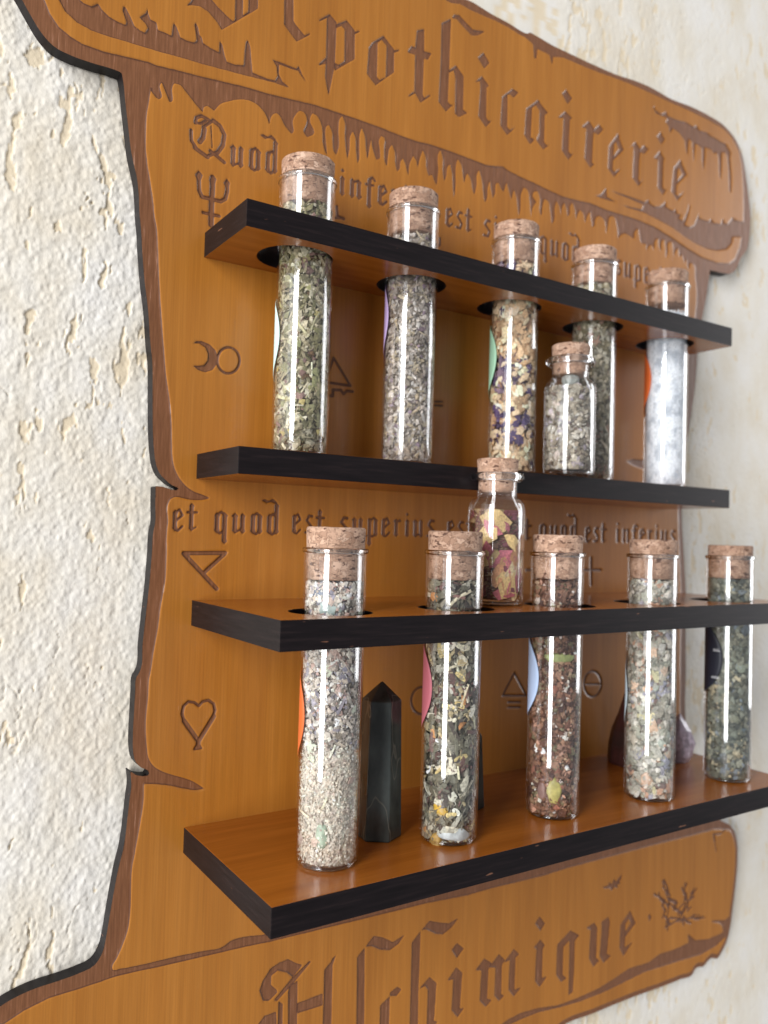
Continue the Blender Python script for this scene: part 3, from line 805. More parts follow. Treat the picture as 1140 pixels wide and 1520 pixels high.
word('uod', (341, 245), (412, 257), 7.4)
word('est', (432, 265), (484, 279), 7.0)
word('inferius', (503, 288), (648, 322), 7.3)
word('est', (661, 334), (701, 345), 7.3)
word('sicut', (717, 350), (786, 367), 7.3)
word('quod', (800, 374), (861, 391), 7.3)
word('est', (869, 394), (905, 404), 7.3)
word('superius', (913, 407), (1010, 433), 7.3)
word('et', (255, 787), (293, 787), 6.8)
word('quod', (317, 790), (414, 792), 6.8)
word('est', (433, 791), (482, 793), 6.8)
word('superius', (503, 794), (646, 797), 6.8)
word('est', (663, 798), (703, 799), 6.8)
word('sicut', (716, 799), (789, 801), 6.8)
word('quod', (800, 801), (857, 803), 6.8)
word('est', (868, 804), (900, 805), 6.8)
word('inferius', (914, 805), (1003, 808), 6.8)
# the ornate capital Q
eng('B', 'engraved_letter', L4(*s0, [(520, 470), (522, 540), (560, 600), (630, 648), (690, 620)], 2.6), L4(*s0, [(545, 590), (632, 652)], 3.2), L4(*s0, [(670, 405), (715, 440), (745, 500), (735, 570), (700, 620)], 3.4),
    L4(*s0, [(600, 448), (670, 405)], 2.2), L4(*s0, [(548, 420), (555, 385), (590, 372), (640, 400)], 2.6), L4(*s0, [(550, 420), (585, 425), (620, 405)], 2.0), L4(*s0, [(610, 465), (600, 520), (580, 548)], 3.8),
    L4(*s0, [(655, 440), (662, 590)], 0.9), L4(*s0, [(650, 610), (700, 650), (745, 688)], 2.8))

# ------------------------------------------------------------------ relief field
gx = axis([(-80, -10, 0.36), (-10, 90, 0.33), (90, 190, 0.40), (190, 332, 0.52)])
gz = axis([(-150, -60, 0.46), (-60, 262, 0.42), (262, 352, 0.46), (352, 372, 1.2)])
GXX, GZZ = np.meshgrid(gx, gz)


def poly_sdf(pts, D, margin, sign_only=False):
    """inside-positive distance to a polygon, max-combined into D inside its bounding box (clamped at margin)"""
    pts = np.asarray(pts)
    x0, z0 = pts.min(0) - margin; x1, z1 = pts.max(0) + margin
    i0, i1 = np.searchsorted(gx, [x0, x1]); j0, j1 = np.searchsorted(gz, [z0, z1])
    if i1 <= i0 or j1 <= j0:
        return
    xs = gx[i0:i1]; zs = gz[j0:j1]
    ins = np.zeros((len(zs), len(xs)), bool)
    dd = np.full((len(zs), len(xs)), margin)
    n = len(pts)
    for k in range(n):
        a = pts[k]; b = pts[(k + 1) % n]
        lo, hi = (a[1], b[1]) if a[1] < b[1] else (b[1], a[1])
        r0, r1 = np.searchsorted(zs, [lo, hi])
        if r1 > r0:
            xc = a[0] + (zs[r0:r1] - a[1]) / (b[1] - a[1]) * (b[0] - a[0])
            ins[r0:r1] ^= xs[None, :] < xc[:, None]
        c0, c1 = np.searchsorted(xs, [min(a[0], b[0]) - margin, max(a[0], b[0]) + margin])
        q0_, q1_ = np.searchsorted(zs, [lo - margin, hi + margin])
        if c1 > c0 and q1_ > q0_:
            px = xs[None, c0:c1] - a[0]; pz = zs[q0_:q1_, None] - a[1]
            e = b - a
            t = np.clip((px * e[0] + pz * e[1]) / (e @ e + 1e-12), 0, 1)
            d = np.hypot(px - t * e[0], pz - t * e[1])
            np.minimum(dd[q0_:q1_, c0:c1], d, out=dd[q0_:q1_, c0:c1])
    dd = np.where(ins, dd, -dd)
    np.maximum(D[j0:j1, i0:i1], dd, out=D[j0:j1, i0:i1])
    return (j0, j1, i0, i1)


def line_sdf(pts, w, D, margin):
    hw = w / 2
    mg = margin + hw
    for a, b in zip(pts[:-1], pts[1:]):
        i0, i1 = np.searchsorted(gx, [min(a[0], b[0]) - mg, max(a[0], b[0]) + mg]); j0, j1 = np.searchsorted(gz, [min(a[1], b[1]) - mg, max(a[1], b[1]) + mg])
        if i1 <= i0 or j1 <= j0:
            continue
        px = gx[None, i0:i1] - a[0]; pz = gz[j0:j1, None] - a[1]
        e = b - a
        t = np.clip((px * e[0] + pz * e[1]) / (e @ e + 1e-12), 0, 1)
        d = hw - np.hypot(px - t * e[0], pz - t * e[1])
        np.maximum(D[j0:j1, i0:i1], d, out=D[j0:j1, i0:i1])


NEG = -1.5
SH = GXX.shape
d_out = np.full(SH, -8.0); poly_sdf(outline, d_out, 8.0)
dA = np.full(SH, NEG); poly_sdf(poly_A, dA, 1.5)
dA = np.minimum(dA, np.clip(d_out - 2.2, NEG, 1.5))
dB = np.full(SH, NEG); poly_sdf(poly_B, dB, 1.5)
dC = np.full(SH, NEG); poly_sdf(poly_C, dC, 1.5)
dC = np.minimum(dC, np.clip(d_out - 2.4, NEG, 1.5))
d_r = np.maximum(np.maximum(dA, dB), dC)
label = np.where(d_r < -0.75, 0, np.where((dA >= dB) & (dA >= dC), 1, np.where(dB >= dC, 2, 3)))
d_all = d_r.copy()
names = ['engraved_border', 'upper_banner', 'parchment_panel', 'lower_banner']
owner_of = {'A': 1, 'B': 2, 'C': 3}
owners = [None, None, None, None]
for own, nm, prims in ENG:
    D = np.full(SH, NEG)
    for p in prims:
        if p[0] == 'p':
            poly_sdf(p[1], D, 1.5)
        else:
            line_sdf(p[1], p[2], D, 1.5)
    k = len(names)
    label[(D > -0.5) & (d_r > -0.2)] = k
    names.append(nm); owners.append(owner_of[own])
    d_all = np.minimum(d_all, -D)

# wood is never perfectly cut: jitter the edge a touch
d_all += 0.10 * (fbm(GXX, GZZ, 1.6, 2.4, 3, 2) - 0.5)
HY = EY * (1 - np.clip((d_all + 0.30) / 0.36, 0, 1))
HY += 0.05 * (1 - smooth(-0.5, 0.1, d_all)) * (fbm(GXX, GZZ, 0.9, 5, 61, 2) - 0.5) * 2
# snap the grid to the outline
gzr, gxr = np.gradient(d_out, gz, gx)
gn = np.hypot(gxr, gzr) + 1e-6
outside = d_out < 0
near = outside & (d_out > -1.4)
VX = GXX.copy(); VZ = GZZ.copy()
VX[near] += (-d_out * gxr / gn ** 2)[near]
VZ[near] += (-d_out * gzr / gn ** 2)[near]
HY[outside] = EY
inside = ~outside
qi = inside[:-1, :-1] | inside[:-1, 1:] | inside[1:, 1:] | inside[1:, :-1]
idx = np.arange(SH[0] * SH[1]).reshape(SH)
quads = np.stack([idx[:-1, :-1], idx[:-1, 1:], idx[1:, 1:], idx[1:, :-1]], -1)
qlab = np.maximum(np.maximum(label[:-1, :-1], label[:-1, 1:]), np.maximum(label[1:, 1:], label[1:, :-1]))
ALLV = np.stack([VX, HY, VZ], -1).reshape(-1, 3)
ATT = d_all.reshape(-1)

rack = empty('apothecary_rack', (126.5, 3, -120), 'orange varnished wooden scroll-shaped rack with engraved gothic lettering and four shelves on the plaster wall', 'rack')
panel_objs = {}
parts_order = [0, 1, 2, 3] + list(range(4, len(names)))
for k in parts_order:
    mk = qi & (qlab == k)
    f = quads[mk]
    if len(f) == 0:
        continue
    u, inv = np.unique(f, return_inverse=True)
    par = rack if owners[k] is None else panel_objs.get(owners[k], rack)
    me_f = inv.reshape(-1, 4)
    me = bpy.data.meshes.new(names[k])
    nv, nf = len(u), len(me_f)
    me.vertices.add(nv)
    me.vertices.foreach_set('co', (ALLV[u] * MM).astype(np.float32).ravel())
    me.loops.add(nf * 4)
    me.loops.foreach_set('vertex_index', me_f.astype(np.int32).ravel())
    me.polygons.add(nf)
    me.polygons.foreach_set('loop_start', np.arange(0, nf * 4, 4, dtype=np.int32))
    me.polygons.foreach_set('use_smooth', np.ones(nf, dtype=bool))
    me.materials.append(M_BOARD)
    me.update(calc_edges=True)
    me.validate()
    o = bpy.data.objects.new(names[k], me)
    COL.objects.link(o)
    add_attr(o, 'raised', ATT[u])
    o.parent = par
    o.matrix_parent_inverse = Matrix.Translation(-Vector(rack.location))
    if k in (1, 2, 3):
        panel_objs[k] = o
        o.matrix_parent_inverse = Matrix.Translation(-Vector(rack.location))
    if owners[k] is not None and par is not rack:
        o.matrix_parent_inverse = Matrix.Identity(4)
panel_objs[1]['label'] = 'upper scroll banner lettered in large gothic type'
panel_objs[2]['label'] = 'parchment-shaped middle panel with dripping upper edge'
panel_objs[3]['label'] = 'lower scroll banner lettered in large gothic type'

# burnt rim and back of the board
nO = len(outline)
rimV = [(p[0], EY - 0.02, p[1]) for p in outline] + [(p[0], 6.0, p[1]) for p in outline]
rimF = [(k, (k + 1) % nO, nO + (k + 1) % nO, nO + k) for k in range(nO)]
mesh_obj('burnt_rim', rimV, rimF, M_EDGE, rack, smooth=False)
backV = [(p[0], 5.99, p[1]) for p in outline]
from mathutils.geometry import tessellate_polygon
tris = tessellate_polygon([[Vector((p[0], p[1], 0)) for p in outline]])
mesh_obj('back_face', backV, [tuple(t) for t in tris], M_EDGE, rack)

# ------------------------------------------------------------------ SHELVES
W, T = 253.04, 8.82
Z1, Z2, Z3, Z4 = 208.36, 129.78, 78.54, 0.0
D1, D3 = 36.96, 70.48
HX = [26.5 + 50 * k for k in range(5)]
UY, LY = -18.5, -51.5
HR = 13.3


def shelf(z, depth, hy=None):
    bm = bmesh.new()
    y0, y1 = -depth, 0.4

    def quad(pts, mi):
        vs_ = [bm.verts.new(Vector(p) * MM) for p in pts]
        f = bm.faces.new(vs_); f.material_index = mi
    if hy is None:
        for zz in (z, z - T):
            quad([(0, y0, zz), (W, y0, zz), (W, y1, zz), (0, y1, zz)], 0)
    else:
        xs = [0] + [(HX[k] + HX[k + 1]) / 2 for k in range(4)] + [W]
        for k in range(5):
            xa, xb = xs[k], xs[k + 1]; cx = HX[k]
            angs = list(np.linspace(0, 2 * math.pi, 64, endpoint=False))
            angs += [math.atan2(yy - hy, xx - cx) % (2 * math.pi) for xx in (xa, xb) for yy in (y0, y1)]
            angs = sorted(set(round(a, 6) for a in angs))
            ci, ro = [], []
            for a in angs:
                c, s = math.cos(a), math.sin(a)
                ts = []
                if abs(c) > 1e-9: ts.append(((xb if c > 0 else xa) - cx) / c)
                if abs(s) > 1e-9: ts.append(((y1 if s > 0 else y0) - hy) / s)
                t = min(ts)
                ci.append((cx + HR * c, hy + HR * s)); ro.append((cx + t * c, hy + t * s))
            n = len(angs)
            for j in range(n):
                j2 = (j + 1) % n
                for zz in (z, z - T):
                    quad([(*ci[j], zz), (*ro[j], zz), (*ro[j2], zz), (*ci[j2], zz)], 0)
                quad([(*ci[j], z), (*ci[j2], z), (*ci[j2], z - T), (*ci[j], z - T)], 1)
    quad([(0, y0, z), (W, y0, z), (W, y0, z - T), (0, y0, z - T)], 1)
    quad([(0, y0, z), (0, y1, z), (0, y1, z - T), (0, y0, z - T)], 1)
    quad([(W, y0, z), (W, y1, z), (W, y1, z - T), (W, y0, z - T)], 1)
    quad([(0, y1, z), (W, y1, z), (W, y1, z - T), (0, y1, z - T)], 1)
    bmesh.ops.remove_doubles(bm, verts=bm.verts, dist=1e-6)
    bmesh.ops.recalc_face_normals(bm, faces=bm.faces)
    me = bpy.data.meshes.new('shelf')
    bm.to_mesh(me); bm.free()
    me.materials.append(M_SHELF); me.materials.append(M_EDGE)
    o = bpy.data.objects.new('shelf', me)
    COL.objects.link(o)
    o.parent = rack
    o.matrix_parent_inverse = Matrix.Translation(-Vector(rack.location))
    if True:
        bv = o.modifiers.new('bevel', 'BEVEL')
        bv.width = 0.00022; bv.segments = 2; bv.limit_method = 'ANGLE'; bv.angle_limit = math.radians(50)
    return o


shelf(Z1, D1, UY)['label'] = 'topmost narrow shelf drilled with five round holes'
shelf(Z2, D1)['label'] = 'narrow solid shelf under the upper row of vials'
shelf(Z3, D3, LY)['label'] = 'deep shelf drilled with five round holes'
shelf(Z4, D3)['label'] = 'deep solid lowest shelf'

# ------------------------------------------------------------------ VIALS AND BOTTLES


def srgb(*c):
    return tuple(((v / 255) / 12.92 if v / 255 <= 0.04045 else ((v / 255 + 0.055) / 1.055) ** 2.4) for v in c)


class Pieces:
    """collects tiny plant pieces into one mesh with a colour per piece"""

    def __init__(self):
        self.v = []; self.f = []; self.c = []

    def add(self, V, F, col):
        o = len(self.v)
        self.v.extend(V)
        self.f.extend([tuple(o + i for i in f) for f in F])
        self.c.extend(col if isinstance(col, list) else [col] * len(V))

    def build(self, name, parent, mat=None, kind=None):
        o = mesh_obj(name, self.v, self.f, mat or M_FLAKE, parent)
        a = o.data.color_attributes.new('tint', 'FLOAT_COLOR', 'POINT')
        a.data.foreach_set('color', np.array([(*c, 1) for c in self.c], dtype=np.float32).ravel())
        if kind:
            o['kind'] = kind
        return o


def basis(n):
    n = Vector(n).normalized()
    t = n.orthogonal().normalized()
    b = n.cross(t)
    return t, b, n


def flake_geo(R, kind, size):
    """local geometry of one piece: leaf shard, stick, crumb or curl"""
    V, F = [], []
    if kind == 'stick':
        L = size * R.uniform(1.6, 3.2); w = size * R.uniform(.12, .22)
        c = R.uniform(-.25, .25) * L
        for i in range(4):
            s = i / 3 - .5
            off = c * (.25 - s * s)
            for dx, dz in ((-w, 0), (0, w * 1.2), (w, 0)):
                V.append((s * L, off + dx, dz))
        for i in range(3):
            for j in range(2):
                a = i * 3 + j
                F.append((a, a + 3, a + 4, a + 1))
    elif kind == 'crumb':
        pts = [(1, 0, 0), (-1, 0, 0), (0, 1, 0), (0, -1, 0), (0, 0, 1), (0, 0, -1)]
        s = size * .5
        V = [(x * s * R.uniform(.6, 1.3), y * s * R.uniform(.6, 1.3), z * s * R.uniform(.5, 1.0)) for x, y, z in pts]
        F = [(0, 2, 4), (2, 1, 4), (1, 3, 4), (3, 0, 4), (2, 0, 5), (1, 2, 5), (3, 1, 5), (0, 3, 5)]
    elif kind == 'curl':
        n = 6; w = size * R.uniform(.22, .4); rad = size * R.uniform(.5, .8); arc = R.uniform(2.0, 4.2)
        for i in range(n):
            a = arc * (i / (n - 1) - .5)
            ww = w * (1 - .6 * abs(i / (n - 1) - .5) * 2)
            V += [(rad * math.sin(a), -ww, rad * (1 - math.cos(a)) * .6), (rad * math.sin(a), ww, rad * (1 - math.cos(a)) * .6 + .1 * size)]
        for i in range(n - 1):
            F.append((2 * i, 2 * i + 2, 2 * i + 3, 2 * i + 1))
    else:  # shard of leaf
        n = R.choice((5, 6, 7))
        el = R.uniform(.45, 1.0)
        V = [(0, 0, size * R.uniform(.08, .22))]
        for i in range(n):
            a = 2 * math.pi * i / n + R.uniform(-.3, .3)
            r = size * R.uniform(.35, .62)
            V.append((r * math.cos(a), r * el * math.sin(a), size * R.uniform(-.10, .10)))
        F = [(0, 1 + i, 1 + (i + 1) % n) for i in range(n)]
    return V, F


def place(V, R, pos, nrm, tilt):
    n = Vector(nrm) + Vector((R.gauss(0, tilt), R.gauss(0, tilt), R.gauss(0, tilt)))
    t, b, n = basis(n)
    a = R.uniform(0, 6.283)
    t2 = t * math.cos(a) + b * math.sin(a); b2 = n.cross(t2)
    return [tuple(Vector(pos) + t2 * v[0] + b2 * v[1] + n * v[2]) for v in V]


def clump_pick(R, pal, cache, th, z, cell):
    k = (int((th * 10 + R.gauss(0, .25 * cell)) // cell), int((z + R.gauss(0, .25 * cell)) // cell))
    if k not in cache:
        cache[k] = (R.choices([c for _, c in pal], [w for w, _ in pal])[0], R.uniform(.78, 1.24))
    c, b_ = cache[k]
    q = pick(R, [(1, c)]) if R.random() < .45 else pick(R, pal)
    return tuple(min(.86, x * b_) for x in q)


def pick(R, pal):
    tot = sum(w for w, _ in pal)
    r = R.uniform(0, tot)
    for w, c in pal:
        r -= w
        if r <= 0:
            break
    j = R.uniform(1.0, 1.6)
    k = R.uniform(-.04, .04)
    q = srgb(*c)
    g = sum(q) / 3
    return tuple(min(0.86, max(0.003, (x * .78 + g * .22) * j * (1 + k * s) * w_)) for x, s, w_ in zip(q, (1, 0, -1), (1.03, 1.0, .965)))


def fill(parent, cx, cy, z0, z1, rad, spec, seed, name='herb_filling'):
    """spec: pal (weight,rgb), kinds (weight,kind), size, n, big [(kind,size,rgb,count)], zones optional callable(z01)->palette"""
    R = random.Random(seed)
    pc = Pieces()
    # packed core behind the pieces that press against the glass
    n_r, n_s = 40, 48
    V, F = [], []
    base = pick(R, spec['pal'])
    mean = np.mean([np.array(srgb(*c)) * w for w, c in spec['pal']], axis=0) / np.mean([w for w, _ in spec['pal']])
    powder = spec.get('powder')
    cr = rad - (0.04 if powder else spec['size'] * 0.52)
    n_r, n_s = 96, 72
    prof = [(0, 0.05), (cr - 1.2, 0.05), (cr - .3, .35)] + [(cr, 0.9 + (z1 - z0 - 2.4) * i / n_r) for i in range(n_r)] + [(cr, z1 - z0 - 1.2), (0, z1 - z0 - .6)]
    V, F = lathe(prof, n_s, cx, cy, z0)
    cols = []; V2 = []
    for k, v in enumerate(V):
        s01 = (v[2] - z0) / (z1 - z0)
        pal = spec['zones'](s01, R) if spec.get('zones') else spec['pal']
        if powder:
            q = fbm(np.array([math.atan2(v[1] - cy, v[0] - cx) * 10]), np.array([v[2]]), 3.0, 4.0, seed, 3)[0]
            a, b_ = srgb(240, 243, 247), srgb(190, 196, 205)
            w_ = min(1, max(0, (q - .5) * 4))
            cols.append(tuple(x * (1 - w_) + y * w_ for x, y in zip(a, b_)))
            V2.append(v)
        else:
            sh = R.choice((.45, .65, .85)) if s01 > spec.get('fine_below', -1) else R.uniform(.85, 1.0)  # core colour darkened at random: shade of the gaps painted in
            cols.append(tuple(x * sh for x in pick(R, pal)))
            f_ = 1 - R.uniform(0, .05)
            V2.append((cx + (v[0] - cx) * f_, cy + (v[1] - cy) * f_, v[2]))
    pc.add(V2, F, cols)
    H = z1 - z0
    cache = {}
    for _ in range(int(spec['n'] * 1.25)):
        th = R.uniform(0, 6.2832)
        topp = R.random() < 0.06
        if topp:
            rr = rad * math.sqrt(R.random()); z = z1 - R.uniform(0, 1.0); nrm = (0, 0, 1)
        else:
            rr = rad - spec['size'] * R.uniform(.02, .75); z = z0 + .4 + (H - .8) * R.random(); nrm = (math.cos(th), math.sin(th), 0)
        pal = spec['zones']((z - z0) / H, R) if spec.get('zones') else spec['pal']
        kd = R.choices([k for _, k in spec['kinds']], [w for w, _ in spec['kinds']])[0]
        sz = spec['size'] * R.choice((.5, .7, .9, 1.05, 1.3, 1.6, 2.0))
        if (z - z0) / H < spec.get('fine_below', -1) + R.uniform(-.04, .04):
            sz *= .48
        V, F = flake_geo(R, kd, sz)
        V = place(V, R, (cx + rr * math.cos(th), cy + rr * math.sin(th), z), nrm, spec.get('tilt', .45))
        # keep everything inside the glass
        out = []
        for v in V:
            dx, dy = v[0] - cx, v[1] - cy
            q = math.hypot(dx, dy)
            if q > rad:
                dx *= rad / q; dy *= rad / q
            out.append((cx + dx, cy + dy, min(max(v[2], z0 + .05), z1 + 1.2)))
        pc.add(out, F, clump_pick(R, pal, cache, th, z, 2.6 * spec['size']))
    o = pc.build(name, parent, kind='stuff')
    # the larger pieces that can be told apart
    for kd, sz, col, cnt, pn in spec.get('big', []):
        for _ in range(cnt):
            th = R.uniform(0, 6.2832) if not isinstance(cnt, float) else 0
            # most of them where the room light falls
            th = math.radians(R.uniform(170, 330)) if R.random() < .75 else th
            z = z0 + 2 + (H - 4) * R.random()
            s = sz * R.uniform(.75, 1.25)
            V, F = flake_geo(R, kd, s)
            rr = rad - .25
            V = place(V, R, (cx + rr * math.cos(th), cy + rr * math.sin(th), z), (math.cos(th), math.sin(th), 0), .18)
            out = []
            for v in V:
                dx, dy = v[0] - cx, v[1] - cy
                q = math.hypot(dx, dy)
                if q > rad + .05:
                    dx *= (rad + .05) / q; dy *= (rad + .05) / q
                out.append((cx + dx, cy + dy, min(max(v[2], z0 + .1), z1 + 1)))
            p2 = Pieces(); p2.add(out, F, pick(R, [(1, col)]))
            q = p2.build(pn, o)
            q.matrix_parent_inverse = Matrix.Identity(4)
    return o


def cork_mesh(parent, cx, cy, z0, z1, r0, r1, seed):
    R = random.Random(seed)
    prof = [(0, z0), (r0 - .5, z0), (r0, z0 + .4)]
    for i in range(1, 8):
        s = i / 8
        prof.append((r0 + (r1 - r0) * s + R.uniform(-.03, .03), z0 + (z1 - z0) * s))
    prof += [(r1, z1 - .5), (r1 - .45, z1), (0, z1 + .05)]
    V, F = lathe(prof, 56, cx, cy, 0)
    V = [(x + R.uniform(-.05, .05), y + R.uniform(-.05, .05), z + R.uniform(-.06, .06)) for x, y, z in V]
    return mesh_obj('cork', V, F, M_CORK, parent, smooth=True)


def sticker(parent, cx, cy, z, heading, R, mat, r=10.09):
    """round paper label wrapped round the glass; heading in degrees (0 = towards the wall)"""
    V = []; F = []
    nr, ns = 10, 48
    h0 = math.radians(heading)
    V.append((cx + r * math.sin(h0), cy + r * math.cos(h0), z))
    for i in range(1, nr + 1):
        rr = R * i / nr
        for k in range(ns):
            a = 2 * math.pi * k / ns
            h = h0 + rr * math.cos(a) / r
            V.append((cx + r * math.sin(h), cy + r * math.cos(h), z + rr * math.sin(a)))
    for k in range(ns):
        F.append((0, 1 + k, 1 + (k + 1) % ns))
    for i in range(nr - 1):
        for k in range(ns):
            a = 1 + i * ns; F.append((a + k, a + ns + k, a + ns + (k + 1) % ns, a + (k + 1) % ns))
    o = mesh_obj('paper_label', V, F, mat, parent, smooth=True)
    so = o.modifiers.new('thickness', 'SOLIDIFY'); so.thickness = 0.00008; so.offset = 1
    return o


def glass_ring(name, parent, cx, cy, z, r_mid, rr, rz, z0=0):
    prof = [(r_mid + rr * math.cos(a), z + rz * math.sin(a)) for a in np.linspace(0, 2 * math.pi, 15)]
    V, F = lathe(prof[:-1] + [prof[0]], 72, cx, cy, z0)
    # weld the profile's end to its start
    n = 72
    last = len(V) - n
    F = [tuple((i - last if i >= last else i) for i in f) for f in F]
    return mesh_obj(name, V[:last], F, M_THICK, parent, smooth=True)


def glass_tube(parent, cx, cy, z0, H=98.5, r=10.0, t=0.55):
    prof = [(0, .6), (r - 3.0, .25), (r - 1.6, 0.0), (r - .5, .45), (r, 1.6)]
    prof += [(r, H * s) for s in (.2, .4, .6, .8)]
    prof += [(r, H - 2.6), (r + .12, H - 1.6), (r + .42, H - .8), (r + .40, H - .25), (r + .05, H), (r - t + .15, H - .1), (r - t, H - .9)]
    prof += [(r - t, H * s) for s in (.8, .5, .2)] + [(r - t, 1.8), (r - t - .7, .95), (0, .85)]
    V, F = lathe(prof, 72, cx, cy, z0)
    return mesh_obj('glass_tube', V, F, M_GLASS, parent, smooth=True)


def glass_bottle(parent, cx, cy, z0, r=10.6, H=49.0):
    nk = r * .70
    prof = [(0, .8), (r - 3.5, .5), (r - 1.6, 0), (r - .4, .5), (r, 1.8), (r, 12), (r, 24), (r, H - 14.0)]
    for i in range(1, 7):
        a = i / 6 * math.pi / 2
        prof.append((nk + .4 + (r - nk - .4) * math.cos(a), H - 14.0 + 4.6 * math.sin(a)))
    prof += [(nk, H - 8.6), (nk, H - 3.6), (nk, H - 1.2), (nk - .3, H - .4), (nk - .5, H - 1)]
    prof += [(nk - .5, H - 8.8), (r - .5, H - 14.2), (r - .4, 20), (r - .4, 3.0), (r - 1.4, 2.0), (0, 1.9)]
    V, F = lathe(prof, 72, cx, cy, z0)
    return mesh_obj('glass_bottle', V, F, M_GLASS, parent, smooth=True)


P_MINT = plain('mint_paper', srgb(196, 222, 214), .6)
P_LILAC = plain('lilac_paper', srgb(186, 162, 205), .6)
P_GREEN = plain('green_paper', srgb(150, 190, 160), .6)
P_ORANGE = plain('orange_paper', srgb(206, 98, 42), .6)
P_ROSE = plain('rose_paper', srgb(176, 96, 106), .6)
P_BLUE = plain('pale_blue_paper', srgb(176, 196, 226), .6)
P_GREY = plain('grey_blue_paper', srgb(170, 184, 190), .6)
P_BLACK = plain('black_paper', srgb(24, 26, 38), .55)
P_WHITE = plain('white_ink', (.8, .8, .8), .6)

